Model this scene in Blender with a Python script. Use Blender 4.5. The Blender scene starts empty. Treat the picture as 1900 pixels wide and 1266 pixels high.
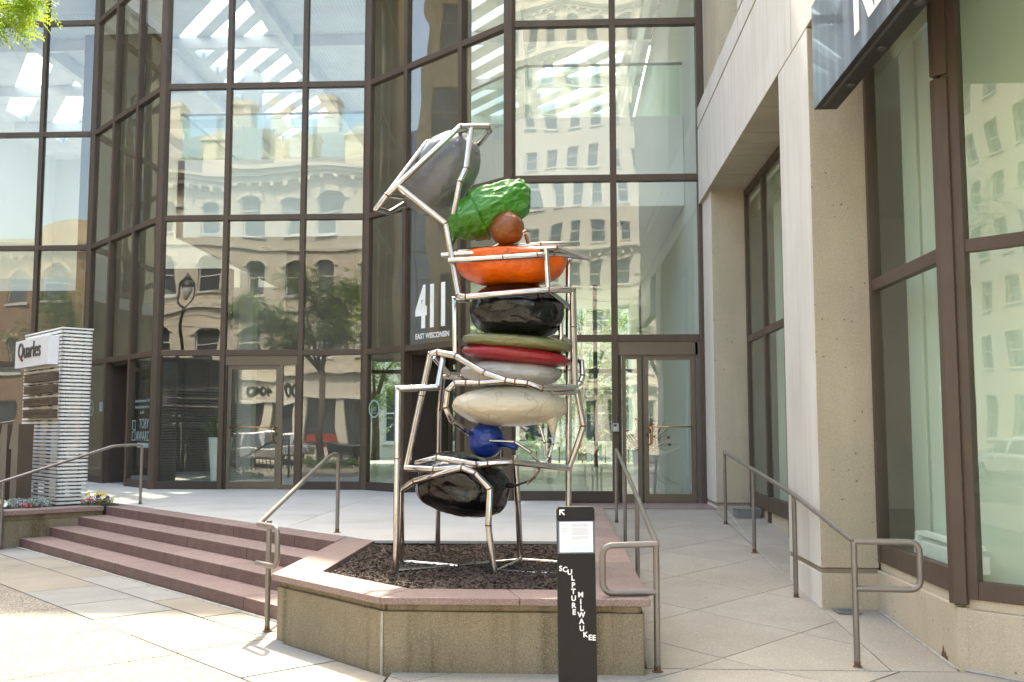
import bpy, bmesh, math, random
from mathutils import Vector, Matrix, noise
random.seed(11)
R = math.radians
S2 = math.sqrt(0.5)
scene = bpy.context.scene
COL = scene.collection

# ---------------------------------------------------------------- camera, sky, sun, exposure
cam_data = bpy.data.cameras.new("camera")
cam = bpy.data.objects.new("camera", cam_data)
COL.objects.link(cam)
cam_data.sensor_width = 36.0
cam_data.lens = 36.0 * 1850.0 / 1900.0
cam_data.clip_start = 0.05
cam_data.clip_end = 3000.0
cam.location = (0.0, 0.0, 1.62)
cam.rotation_euler = (math.pi / 2 + math.atan(164 / 1850.0), 0.0, math.atan(92 / 1850.0))
cam_data.dof.use_dof = True
cam_data.dof.focus_distance = 8.6
cam_data.dof.aperture_fstop = 6.3
scene.camera = cam

SUN_EL, SUN_AZ = 60.0, 7.0            # degrees; azimuth from +Y towards -X
world = bpy.data.worlds.new("World")
scene.world = world
world.use_nodes = True
wn = world.node_tree.nodes
wl = world.node_tree.links
sky = wn.new("ShaderNodeTexSky")
sky.sky_type = 'NISHITA'
sky.sun_disc = False
sky.sun_elevation = R(SUN_EL)
sky.sun_rotation = R(-SUN_AZ)
sky.air_density = 1.0
sky.dust_density = 3.5
sky.ozone_density = 1.0
wn["Background"].inputs["Strength"].default_value = 0.15
wl.new(sky.outputs[0], wn["Background"].inputs["Color"])

sun_data = bpy.data.lights.new("sun", 'SUN')
sun_data.energy = 2.0
sun_data.angle = R(1.0)
sun_data.color = (1.0, 0.94, 0.86)
sun = bpy.data.objects.new("sun", sun_data)
COL.objects.link(sun)
ce = math.cos(R(SUN_EL))
sun.rotation_euler = Vector((math.sin(R(SUN_AZ)) * ce, -math.cos(R(SUN_AZ)) * ce, -math.sin(R(SUN_EL)))).to_track_quat('-Z', 'Y').to_euler()
sun.location = (-4, 40, 45)

vs = scene.view_settings
vs.view_transform = 'Standard'
vs.look = 'None'
vs.gamma = 1.0
vs.use_curve_mapping = False
vs.exposure = 2.8
vs.use_white_balance = True
vs.white_balance_temperature = 7500
vs.white_balance_tint = 3.0
scene.render.engine = 'CYCLES'
cy = scene.cycles
cy.use_denoising = True
cy.max_bounces = 12
cy.transparent_max_bounces = 24
cy.glossy_bounces = 6
cy.diffuse_bounces = 5
cy.caustics_reflective = False
cy.caustics_refractive = False
cy.sample_clamp_indirect = 8.0

# ---------------------------------------------------------------- materials
MATS = {}
def nt(name):
    m = bpy.data.materials.new(name)
    m.use_nodes = True
    t = m.node_tree
    return m, t, t.nodes["Principled BSDF"]

def mat(name, c1, c2=None, scale=4.0, rough=0.7, metal=0.0, bump=0.0, bscale=None, detail=4.0,
        coat=0.0, fleck=None, fscale=120.0, famt=0.3, streak=None, rvar=0.0, spec=0.5,
        pits=0.0, gum=0.0, cior=1.38, rand=0.0, crack=0.0, crscale=3.0, trans=0.0):
    """Principled material: two-tone noise colour, optional flecks, vertical streaks, pits, hairline cracks, per-object variation."""
    m, t, p = nt(name)
    N, L = t.nodes, t.links
    tc = N.new("ShaderNodeTexCoord")
    vec = tc.outputs["Object"]
    oi = N.new("ShaderNodeObjectInfo")
    ad = N.new("ShaderNodeVectorMath"); ad.operation = 'ADD'
    sc_ = N.new("ShaderNodeVectorMath"); sc_.operation = 'SCALE'
    cmb = N.new("ShaderNodeCombineXYZ")
    for i in range(3):
        L.new(oi.outputs["Random"], cmb.inputs[i])
    L.new(cmb.outputs[0], sc_.inputs[0]); sc_.inputs["Scale"].default_value = 37.0
    L.new(vec, ad.inputs[0]); L.new(sc_.outputs[0], ad.inputs[1])
    vec = ad.outputs[0]
    def ns(s, d=detail, r=0.55):
        n = N.new("ShaderNodeTexNoise")
        n.inputs["Scale"].default_value = s; n.inputs["Detail"].default_value = d
        n.inputs["Roughness"].default_value = r
        L.new(vec, n.inputs["Vector"])
        return n
    def ramp(src, a, b):
        r = N.new("ShaderNodeMapRange"); r.clamp = True
        r.inputs[1].default_value = a; r.inputs[2].default_value = b
        L.new(src, r.inputs[0]); return r.outputs[0]
    def mix(fac, a, b):
        x = N.new("ShaderNodeMix"); x.data_type = 'RGBA'
        if isinstance(fac, float): x.inputs[0].default_value = fac
        else: L.new(fac, x.inputs[0])
        for k, v in ((6, a), (7, b)):
            if isinstance(v, tuple): x.inputs[k].default_value = (*v, 1.0)
            else: L.new(v, x.inputs[k])
        return x.outputs[2]
    c2 = c2 or tuple(v * 0.82 for v in c1)
    col = mix(ramp(ns(scale).outputs[0], 0.32, 0.68), c1, c2)
    if streak:
        mp = N.new("ShaderNodeMapping"); mp.inputs["Scale"].default_value = (5.0, 5.0, 0.45)
        L.new(vec, mp.inputs[0])
        n = N.new("ShaderNodeTexNoise"); n.inputs["Scale"].default_value = 1.3; n.inputs["Detail"].default_value = 3
        L.new(mp.outputs[0], n.inputs["Vector"])
        f = N.new("ShaderNodeMath"); f.operation = 'MULTIPLY'; f.inputs[1].default_value = streak[1]
        L.new(ramp(n.outputs[0], 0.47, 0.68), f.inputs[0])
        col = mix(f.outputs[0], col, streak[0])
    if fleck:
        for k, fc in enumerate(fleck):
            v = N.new("ShaderNodeTexVoronoi"); v.inputs["Scale"].default_value = fscale * (1 + 0.35 * k)
            L.new(vec, v.inputs["Vector"])
            sep = N.new("ShaderNodeSeparateColor"); L.new(v.outputs["Color"], sep.inputs[0])
            f = ramp(sep.outputs[k % 3], 1.0 - famt, 1.0 - famt + 0.03)
            col = mix(f, col, fc)
    pitmask = None
    if pits > 0:
        v = N.new("ShaderNodeTexVoronoi"); v.inputs["Scale"].default_value = 16.0
        L.new(vec, v.inputs["Vector"])
        sep = N.new("ShaderNodeSeparateColor"); L.new(v.outputs["Color"], sep.inputs[0])
        a = N.new("ShaderNodeMath"); a.operation = 'MULTIPLY'; a.inputs[1].default_value = 0.16
        L.new(ramp(sep.outputs[0], 0.55, 1.0), a.inputs[0])
        lt = N.new("ShaderNodeMath"); lt.operation = 'LESS_THAN'
        L.new(v.outputs["Distance"], lt.inputs[0]); L.new(a.outputs[0], lt.inputs[1])
        f = N.new("ShaderNodeMath"); f.operation = 'MULTIPLY'; f.inputs[1].default_value = pits
        L.new(lt.outputs[0], f.inputs[0]); pitmask = f.outputs[0]
        col = mix(pitmask, col, tuple(v * 0.3 for v in c2))
    if gum > 0:
        v = N.new("ShaderNodeTexVoronoi"); v.inputs["Scale"].default_value = 2.6
        L.new(vec, v.inputs["Vector"])
        sep = N.new("ShaderNodeSeparateColor"); L.new(v.outputs["Color"], sep.inputs[0])
        a = N.new("ShaderNodeMath"); a.operation = 'MULTIPLY'; a.inputs[1].default_value = 0.075
        L.new(ramp(sep.outputs[1], 0.6, 1.0), a.inputs[0])
        lt = N.new("ShaderNodeMath"); lt.operation = 'LESS_THAN'
        L.new(v.outputs["Distance"], lt.inputs[0]); L.new(a.outputs[0], lt.inputs[1])
        f = N.new("ShaderNodeMath"); f.operation = 'MULTIPLY'; f.inputs[1].default_value = gum
        L.new(lt.outputs[0], f.inputs[0])
        col = mix(f.outputs[0], col, tuple(v * 0.45 for v in c2))
        st_ = N.new("ShaderNodeMath"); st_.operation = 'MULTIPLY'; st_.inputs[1].default_value = 0.35
        L.new(ramp(ns(0.9, 6, 0.7).outputs[0], 0.5, 0.72), st_.inputs[0])
        col = mix(st_.outputs[0], col, tuple(v * 0.68 for v in c2))
    if crack > 0:
        v = N.new("ShaderNodeTexVoronoi"); v.feature = 'DISTANCE_TO_EDGE'; v.inputs["Scale"].default_value = crscale
        wv = N.new("ShaderNodeVectorMath"); wv.operation = 'ADD'
        nn = ns(crscale * 1.5, 2); sc2 = N.new("ShaderNodeVectorMath"); sc2.operation = 'SCALE'; sc2.inputs["Scale"].default_value = 0.12
        L.new(nn.outputs["Color"], sc2.inputs[0]); L.new(vec, wv.inputs[0]); L.new(sc2.outputs[0], wv.inputs[1])
        L.new(wv.outputs[0], v.inputs["Vector"])
        lt = N.new("ShaderNodeMath"); lt.operation = 'LESS_THAN'; lt.inputs[1].default_value = 0.012
        L.new(v.outputs["Distance"], lt.inputs[0])
        ga = N.new("ShaderNodeMath"); ga.operation = 'MULTIPLY'
        L.new(lt.outputs[0], ga.inputs[0]); L.new(ramp(ns(crscale * 0.8, 1).outputs[0], 0.45, 0.6), ga.inputs[1])
        f = N.new("ShaderNodeMath"); f.operation = 'MULTIPLY'; f.inputs[1].default_value = crack
        L.new(ga.outputs[0], f.inputs[0])
        col = mix(f.outputs[0], col, tuple(v * 0.35 for v in c1))
    if rand > 0:
        h = N.new("ShaderNodeHueSaturation")
        mr = N.new("ShaderNodeMapRange"); mr.inputs[3].default_value = 1 - rand; mr.inputs[4].default_value = 1 + rand
        L.new(oi.outputs["Random"], mr.inputs[0]); L.new(mr.outputs[0], h.inputs["Value"])
        L.new(col, h.inputs["Color"]); col = h.outputs[0]
    L.new(col, p.inputs["Base Color"])
    p.inputs["Roughness"].default_value = rough
    p.inputs["Metallic"].default_value = metal
    p.inputs["Specular IOR Level"].default_value = spec
    if coat: 
        p.inputs["Coat Weight"].default_value = coat; p.inputs["Coat Roughness"].default_value = 0.03; p.inputs["Coat IOR"].default_value = cior
    if rvar:
        mr = N.new("ShaderNodeMapRange"); mr.inputs[3].default_value = max(0.02, rough - rvar); mr.inputs[4].default_value = rough + rvar
        L.new(ns(scale * 2.3).outputs[0], mr.inputs[0]); L.new(mr.outputs[0], p.inputs["Roughness"])
    if bump:
        b = N.new("ShaderNodeBump"); b.inputs["Strength"].default_value = 1.0; b.inputs["Distance"].default_value = bump
        L.new(ns(bscale or scale * 6, 5, 0.6).outputs[0], b.inputs["Height"])
        L.new(b.outputs[0], p.inputs["Normal"])
        if coat: L.new(b.outputs[0], p.inputs["Coat Normal"])
    if trans:
        mx = N.new("ShaderNodeMixShader"); mx.inputs[0].default_value = trans
        tr = N.new("ShaderNodeBsdfTranslucent"); L.new(col, tr.inputs[0])
        L.new(p.outputs[0], mx.inputs[1]); L.new(tr.outputs[0], mx.inputs[2])
        L.new(mx.outputs[0], N["Material Output"].inputs[0])
    MATS[name] = m
    return m

def glass(name, tint, refl, wave=0.006, wscale=1.1, rough=0.0):
    """A thin coated pane: mirror reflection over tinted see-through, slightly wavy."""
    m, t, p = nt(name)
    N, L = t.nodes, t.links
    N.remove(p)
    tc = N.new("ShaderNodeTexCoord"); oi = N.new("ShaderNodeObjectInfo")
    ad = N.new("ShaderNodeVectorMath"); ad.operation = 'ADD'
    cmb = N.new("ShaderNodeCombineXYZ"); sc_ = N.new("ShaderNodeVectorMath"); sc_.operation = 'SCALE'
    for i in range(3): L.new(oi.outputs["Random"], cmb.inputs[i])
    L.new(cmb.outputs[0], sc_.inputs[0]); sc_.inputs["Scale"].default_value = 53.0
    L.new(tc.outputs["Object"], ad.inputs[0]); L.new(sc_.outputs[0], ad.inputs[1])
    n = N.new("ShaderNodeTexNoise"); n.inputs["Scale"].default_value = wscale; n.inputs["Detail"].default_value = 0.8
    n.inputs["Roughness"].default_value = 0.35
    L.new(ad.outputs[0], n.inputs["Vector"])
    b = N.new("ShaderNodeBump"); b.inputs["Distance"].default_value = wave; b.inputs["Strength"].default_value = 1.0
    L.new(n.outputs[0], b.inputs["Height"])
    gl = N.new("ShaderNodeBsdfGlossy"); gl.inputs["Roughness"].default_value = rough
    gl.inputs["Color"].default_value = (0.96, 0.98, 1.0, 1)
    L.new(b.outputs[0], gl.inputs["Normal"])
    tr = N.new("ShaderNodeBsdfTransparent"); tr.inputs["Color"].default_value = (*tint, 1)
    lw = N.new("ShaderNodeLayerWeight"); lw.inputs["Blend"].default_value = 0.5
    pw = N.new("ShaderNodeMath"); pw.operation = 'POWER'; pw.inputs[1].default_value = 5.0
    L.new(lw.outputs["Facing"], pw.inputs[0])
    mr = N.new("ShaderNodeMapRange"); mr.inputs[3].default_value = refl; mr.inputs[4].default_value = 1.0
    L.new(pw.outputs[0], mr.inputs[0])
    mx = N.new("ShaderNodeMixShader")
    L.new(mr.outputs[0], mx.inputs[0]); L.new(tr.outputs[0], mx.inputs[1]); L.new(gl.outputs[0], mx.inputs[2])
    L.new(mx.outputs[0], N["Material Output"].inputs[0])
    MATS[name] = m
    return m

mat('asphalt', (0.055, 0.054, 0.052), (0.075, 0.073, 0.07), 3, 0.85, bump=0.004, bscale=150)
mat('earth', (0.2, 0.19, 0.17), (0.16, 0.15, 0.13), 0.3, 0.9)
mat('joint', (0.10, 0.09, 0.077), (0.06, 0.053, 0.046), 9, 0.95)
mat('slab_grey', (0.275, 0.268, 0.25), (0.225, 0.22, 0.205), 2.2, 0.85, bump=0.0015, bscale=180, fleck=[(0.3, 0.28, 0.26)], fscale=170, famt=0.12, rand=0.12, gum=0.5)
mat('slab_tan', (0.295, 0.258, 0.205), (0.245, 0.217, 0.176), 1.8, 0.85, bump=0.0015, bscale=180, fleck=[(0.22, 0.19, 0.16)], fscale=170, famt=0.12, rand=0.12, gum=0.5)
mat('slab_aggregate', (0.24, 0.215, 0.178), (0.2, 0.175, 0.142), 3, 0.8, bump=0.007, bscale=70, fleck=[(0.36, 0.32, 0.27), (0.11, 0.09, 0.07)], fscale=75, famt=0.32, rand=0.06, gum=0.4)
mat('slab_ramp', (0.345, 0.315, 0.27), (0.295, 0.262, 0.222), 1.4, 0.82, bump=0.002, bscale=160, fleck=[(0.44, 0.41, 0.36), (0.24, 0.2, 0.16)], fscale=160, famt=0.08, rand=0.06, gum=0.5)
mat('plaza_concrete', (0.50, 0.485, 0.455), (0.45, 0.435, 0.405), 0.9, 0.75, bump=0.001, bscale=150, rand=0.03, gum=0.35)
mat('caulk', (0.42, 0.4, 0.36), (0.3, 0.28, 0.25), 12, 0.9)
mat('granite', (0.275, 0.19, 0.172), (0.225, 0.155, 0.14), 5, 0.5, bump=0.0008, bscale=200, fleck=[(0.36, 0.27, 0.25), (0.16, 0.1, 0.09)], fscale=190, famt=0.2, rand=0.13, rvar=0.12, gum=0.35)
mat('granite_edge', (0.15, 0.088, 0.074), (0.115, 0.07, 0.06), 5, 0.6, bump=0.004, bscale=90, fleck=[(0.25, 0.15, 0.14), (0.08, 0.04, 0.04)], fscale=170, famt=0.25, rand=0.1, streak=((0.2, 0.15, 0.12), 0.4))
mat('planter_concrete', (0.27, 0.222, 0.15), (0.185, 0.152, 0.1), 1.6, 0.9, bump=0.006, bscale=95, fleck=[(0.26, 0.21, 0.135), (0.13, 0.10, 0.063), (0.36, 0.3, 0.21)], fscale=165, famt=0.09, streak=((0.095, 0.078, 0.038), 1.0))
mat('wing_concrete', (0.535, 0.46, 0.345), (0.435, 0.375, 0.28), 1.5, 0.88, bump=0.002, bscale=120, pits=0.8, fleck=[(0.4, 0.345, 0.26), (0.58, 0.51, 0.4)], fscale=190, famt=0.12, rand=0.03, streak=((0.4, 0.33, 0.235), 0.35))
mat('wing_smooth', (0.67, 0.642, 0.59), (0.605, 0.58, 0.53), 1.2, 0.8, bump=0.0008, bscale=60, streak=((0.5, 0.46, 0.4), 0.45), rand=0.04)
mat('groove', (0.3, 0.25, 0.19), None, 6, 0.95)
mat('bronze', (0.098, 0.07, 0.052), (0.083, 0.06, 0.045), 3, 0.5, spec=0.3, bump=0.0002, bscale=80, rvar=0.06)
mat('bronze_dark', (0.068, 0.053, 0.045), (0.055, 0.044, 0.037), 3, 0.5, spec=0.3, rvar=0.06)
mat('door_bronze', (0.15, 0.12, 0.09), (0.13, 0.107, 0.08), 3, 0.4, metal=0.3, rvar=0.05)
mat('copper', (0.62, 0.33, 0.15), (0.5, 0.26, 0.12), 8, 0.28, metal=1.0)
mat('rail_metal', (0.245, 0.217, 0.195), (0.21, 0.187, 0.168), 6, 0.36, metal=0.5, rvar=0.08)
mat('rust', (0.15, 0.075, 0.04), (0.1, 0.06, 0.04), 40, 0.9, bump=0.002, bscale=90)
mat('steel', (0.60, 0.575, 0.555), (0.5, 0.47, 0.445), 7, 0.13, metal=1.0, rvar=0.06, bump=0.0006, bscale=30)
mat('weld', (0.30, 0.16, 0.09), (0.12, 0.08, 0.06), 60, 0.3, metal=0.9)
PAINT = dict(coat=1.0, cior=1.47, rough=0.5, spec=0.05, bump=0.010, bscale=17, detail=3)
mat('paint_grey', (0.15, 0.152, 0.155), (0.13, 0.132, 0.135), 3, **PAINT)
mat('paint_green', (0.05, 0.24, 0.016), (0.038, 0.19, 0.012), 3, **PAINT)
mat('paint_brown', (0.225, 0.07, 0.013), (0.17, 0.052, 0.01), 5, **PAINT)
mat('paint_orange', (0.86, 0.145, 0.004), (0.76, 0.11, 0.004), 4, crack=0.7, crscale=5, **PAINT)
mat('paint_black', (0.004, 0.004, 0.0045), (0.003, 0.003, 0.003), 4, coat=1.0, cior=1.5, rough=0.5, spec=0.0, bump=0.010, bscale=6, detail=2)
mat('paint_olive', (0.2, 0.2, 0.085), (0.17, 0.17, 0.07), 4, crack=0.6, crscale=6, **PAINT)
mat('paint_red', (0.31, 0.012, 0.016), (0.25, 0.01, 0.013), 4, crack=0.4, crscale=6, **PAINT)
mat('paint_pale', (0.46, 0.44, 0.41), (0.42, 0.4, 0.37), 4, crack=0.7, crscale=7, **PAINT)
mat('paint_cream', (0.66, 0.585, 0.45), (0.6, 0.54, 0.42), 4, crack=0.45, crscale=4, **PAINT)
mat('paint_blue', (0.007, 0.04, 0.27), (0.005, 0.03, 0.2), 5, **PAINT)
mat('mulch', (0.02, 0.0125, 0.009), (0.034, 0.022, 0.0155), 30, 0.9, bump=0.015, bscale=60)
mat('mulch_chip', (0.034, 0.021, 0.0145), (0.105, 0.068, 0.05), 25, 0.85, bump=0.002, bscale=120)
mat('stele_black', (0.014, 0.0125, 0.0115), (0.012, 0.011, 0.01), 3, 0.55, spec=0.25)
mat('stele_frame', (0.10, 0.125, 0.17), None, 3, 0.4)
mat('paper', (0.78, 0.8, 0.84), (0.76, 0.78, 0.83), 2, 0.35)
mat('print_grey', (0.42, 0.43, 0.46), None, 4, 0.5)
mat('print_blue', (0.62, 0.74, 0.79), None, 4, 0.5)
mat('white_paint', (0.86, 0.86, 0.84), (0.74, 0.74, 0.72), 3, 0.45)
mat('sign_white', (0.74, 0.75, 0.78), (0.72, 0.73, 0.76), 3, 0.4)
mat('sign_black_sky', (0.075, 0.095, 0.12), (0.10, 0.125, 0.155), 1.2, 0.3, coat=0.6, streak=((0.24, 0.28, 0.33), 0.8), rvar=0.08)  # blue-grey base and pale streaks paint reflected sky on faded black
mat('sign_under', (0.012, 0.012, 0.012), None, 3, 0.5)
mat('sign_grey', (0.06, 0.06, 0.065), None, 3, 0.4)
mat('red_mark', (0.7, 0.03, 0.02), None, 3, 0.4)
mat('vinyl', (0.9, 0.91, 0.9), None, 3, 0.5)
mat('vinyl_teal', (0.27, 0.4, 0.41), None, 3, 0.5)
mat('plastic_grey', (0.42, 0.42, 0.42), None, 3, 0.4)
mat('plastic_dark', (0.02, 0.02, 0.022), None, 3, 0.3)
mat('box_metal', (0.26, 0.27, 0.27), (0.22, 0.23, 0.23), 6, 0.5, metal=0.4)
mat('interior_white', (0.74, 0.76, 0.735), (0.72, 0.74, 0.715), 1, 0.7)
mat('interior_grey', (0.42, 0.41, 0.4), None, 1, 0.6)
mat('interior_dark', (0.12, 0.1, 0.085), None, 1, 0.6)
mat('interior_floor', (0.55, 0.53, 0.49), (0.5, 0.48, 0.45), 0.8, 0.25)
mat('roof_metal', (0.8, 0.81, 0.82), None, 1, 0.5)
mat('roof_tar', (0.12, 0.12, 0.12), None, 1, 0.9)
mat('brick_cream', (0.56, 0.5, 0.395), (0.5, 0.445, 0.35), 5, 0.85, bump=0.004, bscale=25, rand=0.03)
mat('stone_trim', (0.62, 0.57, 0.47), (0.56, 0.51, 0.42), 3, 0.8)
mat('stone_tower', (0.64, 0.59, 0.5), (0.58, 0.53, 0.45), 1.5, 0.85, streak=((0.5, 0.44, 0.35), 0.4))
mat('brick_brown', (0.31, 0.2, 0.115), (0.26, 0.165, 0.095), 2, 0.85, streak=((0.2, 0.13, 0.08), 0.5))
mat('stone_ornate', (0.52, 0.4, 0.25), (0.42, 0.32, 0.2), 2, 0.85, streak=((0.2, 0.14, 0.085), 0.5))
mat('slate', (0.12, 0.125, 0.13), (0.09, 0.095, 0.1), 4, 0.6)
mat('dark_pane', (0.035, 0.042, 0.05), (0.06, 0.07, 0.085), 0.8, 0.08, spec=0.8)
mat('sash_white', (0.7, 0.68, 0.63), None, 3, 0.5)
mat('blue_tower', (0.12, 0.22, 0.34), (0.16, 0.27, 0.4), 0.6, 0.12, spec=0.9)
mat('shopfront_red', (0.36, 0.05, 0.035), None, 3, 0.5)
mat('rear_stone', (0.62, 0.59, 0.54), (0.55, 0.52, 0.48), 1, 0.85)
mat('bark', (0.14, 0.105, 0.075), (0.085, 0.062, 0.045), 12, 0.95, bump=0.01, bscale=30)
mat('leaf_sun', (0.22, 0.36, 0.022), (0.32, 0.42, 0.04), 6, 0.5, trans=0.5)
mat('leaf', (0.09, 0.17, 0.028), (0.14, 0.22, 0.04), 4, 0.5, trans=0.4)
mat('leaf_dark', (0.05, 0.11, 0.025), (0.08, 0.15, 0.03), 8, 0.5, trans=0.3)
mat('leaf_silver', (0.42, 0.46, 0.43), (0.32, 0.37, 0.35), 20, 0.8)
mat('petal_yellow', (0.85, 0.62, 0.06), (0.85, 0.75, 0.4), 30, 0.6, trans=0.3)
mat('petal_purple', (0.06, 0.012, 0.11), (0.03, 0.008, 0.06), 30, 0.6)
mat('petal_pale', (0.55, 0.6, 0.8), (0.8, 0.8, 0.75), 30, 0.6)
mat('petal_red', (0.5, 0.02, 0.09), None, 30, 0.6)
mat('soil', (0.06, 0.042, 0.03), (0.04, 0.028, 0.02), 20, 0.95, bump=0.02, bscale=40)
mat('car_silver', (0.5, 0.5, 0.51), None, 2, 0.3, metal=0.6, coat=1.0)
mat('car_black', (0.012, 0.014, 0.018), None, 2, 0.25, coat=1.0)
mat('car_white', (0.8, 0.8, 0.79), None, 2, 0.3, coat=1.0)
mat('tyre', (0.02, 0.02, 0.02), None, 3, 0.85)
mat('chrome', (0.7, 0.7, 0.72), None, 3, 0.15, metal=1.0)
mat('lamp_red', (0.45, 0.02, 0.015), None, 3, 0.25)
mat('iron', (0.02, 0.021, 0.022), None, 4, 0.5)
mat('lantern', (0.75, 0.75, 0.7), None, 3, 0.35)
glass('pane_glass', (0.90, 0.96, 0.93), 0.115, wave=0.0065, wscale=0.8)
glass('door_glass', (0.84, 0.9, 0.86), 0.15, wave=0.004, wscale=1.2)
glass('wing_glass', (0.86, 0.94, 0.88), 0.055, wave=0.009, wscale=0.9)
glass('clear_glass', (0.78, 0.92, 0.88), 0.1, wave=0.0)
glass('sky_glass', (0.9, 0.95, 0.95), 0.06, wave=0.0)
M = MATS

# ---------------------------------------------------------------- builders
ORG = {}
def tag(o, label=None, cat=None, group=None, kind=None):
    if label: o["label"] = label
    if cat: o["category"] = cat
    if group: o["group"] = group
    if kind: o["kind"] = kind
    return o

def thing(name, label, cat, loc=(0, 0, 0), group=None, kind=None):
    o = bpy.data.objects.new(name, None)
    COL.objects.link(o)
    o.location = loc
    o.empty_display_size = 0.2
    ORG[o] = Vector(loc)
    return tag(o, label, cat, group, kind)

class MB:
    def __init__(s):
        s.v, s.f, s.mi, s.cur = [], [], [], 0
    def add(s, vs, fs):
        b = len(s.v)
        s.v += [tuple(v) for v in vs]
        for f in fs:
            s.f.append(tuple(b + i for i in f)); s.mi.append(s.cur)
        return s
    HEX = [(0, 3, 2, 1), (4, 5, 6, 7), (0, 1, 5, 4), (1, 2, 6, 5), (2, 3, 7, 6), (3, 0, 4, 7)]
    def box(s, x0, x1, y0, y1, z0, z1):
        return s.add([(x0, y0, z0), (x1, y0, z0), (x1, y1, z0), (x0, y1, z0), (x0, y0, z1), (x1, y0, z1), (x1, y1, z1), (x0, y1, z1)], s.HEX)
    def fbox(s, fr, u0, u1, n0, n1, z0, z1):
        """box in a wall frame: u along the wall, n outwards, z up"""
        P = fr.pt
        return s.add([P(u0, n1, z0), P(u1, n1, z0), P(u1, n0, z0), P(u0, n0, z0), P(u0, n1, z1), P(u1, n1, z1), P(u1, n0, z1), P(u0, n0, z1)], s.HEX)
    def prism(s, poly, z0, z1):
        """poly counter-clockwise in xy; z0, z1 numbers or functions of (x, y)"""
        n = len(poly)
        a = z0 if callable(z0) else (lambda x, y: z0)
        b = z1 if callable(z1) else (lambda x, y: z1)
        vs = [(x, y, a(x, y)) for x, y in poly] + [(x, y, b(x, y)) for x, y in poly]
        fs = [tuple(range(n - 1, -1, -1)), tuple(range(n, 2 * n))]
        fs += [(i, (i + 1) % n, n + (i + 1) % n, n + i) for i in range(n)]
        return s.add(vs, fs)
    def tube(s, pts, r, seg=12, caps=True, closed=False):
        pts = [Vector(p) for p in pts]
        n = len(pts)
        rr = r if isinstance(r, (list, tuple)) else [r] * n
        dirs = []
        for i in range(n):
            a = pts[i] - pts[i - 1] if i > 0 else pts[1] - pts[0]
            b = pts[i + 1] - pts[i] if i < n - 1 else pts[-1] - pts[-2]
            dirs.append((a.normalized(), b.normalized()))
        ref = Vector((0, 0, 1)) if abs(dirs[0][1].z) < 0.9 else Vector((1, 0, 0))
        base = len(s.v)
        x = dirs[0][1].cross(ref).normalized()
        for i in range(n):
            a, b = dirs[i]
            t = (a + b).normalized() if (a + b).length > 1e-6 else b
            x = (x - t * x.dot(t)).normalized()
            y = t.cross(x)
            # mitre: stretch in the bend plane
            bend = b - a
            k = 1.0
            if bend.length > 1e-4:
                bd = (bend - t * bend.dot(t)).normalized()
                c = max(0.45, a.dot(t)); k = 1.0 / c
            for j in range(seg):
                q = 2 * math.pi * j / seg
                v = x * math.cos(q) + y * math.sin(q)
                if bend.length > 1e-4:
                    v = v + bd * (v.dot(bd) * (k - 1))
                s.v.append(tuple(pts[i] + v * rr[i]))
        for i in range(n - 1):
            for j in range(seg):
                k2 = (j + 1) % seg
                s.f.append((base + i * seg + j, base + i * seg + k2, base + (i + 1) * seg + k2, base + (i + 1) * seg + j)); s.mi.append(s.cur)
        if caps:
            s.f.append(tuple(base + j for j in range(seg - 1, -1, -1))); s.mi.append(s.cur)
            s.f.append(tuple(base + (n - 1) * seg + j for j in range(seg))); s.mi.append(s.cur)
        return s
    def lathe(s, c, prof, seg=20):
        """prof: (radius, z) from bottom to top around a vertical axis at c"""
        base = len(s.v)
        for r, z in prof:
            for j in range(seg):
                q = 2 * math.pi * j / seg
                s.v.append((c[0] + r * math.cos(q), c[1] + r * math.sin(q), c[2] + z))
        for i in range(len(prof) - 1):
            for j in range(seg):
                k = (j + 1) % seg
                s.f.append((base + i * seg + j, base + i * seg + k, base + (i + 1) * seg + k, base + (i + 1) * seg + j)); s.mi.append(s.cur)
        s.f.append(tuple(base + j for j in range(seg - 1, -1, -1))); s.mi.append(s.cur)
        e = base + (len(prof) - 1) * seg
        s.f.append(tuple(e + j for j in range(seg))); s.mi.append(s.cur)
        return s
    def mesh(s, name, org=Vector((0, 0, 0))):
        me = bpy.data.meshes.new(name)
        me.from_pydata([(v[0] - org[0], v[1] - org[1], v[2] - org[2]) for v in s.v], [], s.f)
        me.polygons.foreach_set("material_index", s.mi)
        me.update()
        return me
    def build(s, name, m, parent=None, smooth=False, bevel=0.0, auto=None, kind=None):
        org = ORG[parent] if parent is not None else Vector((0, 0, 0))
        me = s.mesh(name, org)
        return place(name, me, m, parent, org, smooth=smooth, bevel=bevel, auto=auto, kind=kind)

def setmats(me, m):
    for x in (m if isinstance(m, (list, tuple)) else [m]):
        me.materials.append(M[x] if isinstance(x, str) else x)

def place(name, me, m, parent, loc, rotz=0.0, smooth=False, bevel=0.0, auto=None, kind=None):
    """link a mesh as an object of its own; loc is its world position"""
    if m is not None and len(me.materials) == 0:
        setmats(me, m)
    o = bpy.data.objects.new(name, me)
    COL.objects.link(o)
    loc = Vector(loc)
    ORG[o] = loc.copy()
    if parent is not None:
        o.parent = parent
        o.location = loc - ORG[parent]
    else:
        o.location = loc
    o.rotation_euler = (0, 0, rotz)
    if smooth:
        me.polygons.foreach_set("use_smooth", [True] * len(me.polygons))
        if auto is not None:
            me.set_sharp_from_angle(angle=R(auto))
    if bevel:
        b = o.modifiers.new("bevel", 'BEVEL')
        b.width = bevel; b.segments = 2; b.limit_method = 'ANGLE'; b.angle_limit = R(35)
    if kind: o["kind"] = kind
    return o

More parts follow.
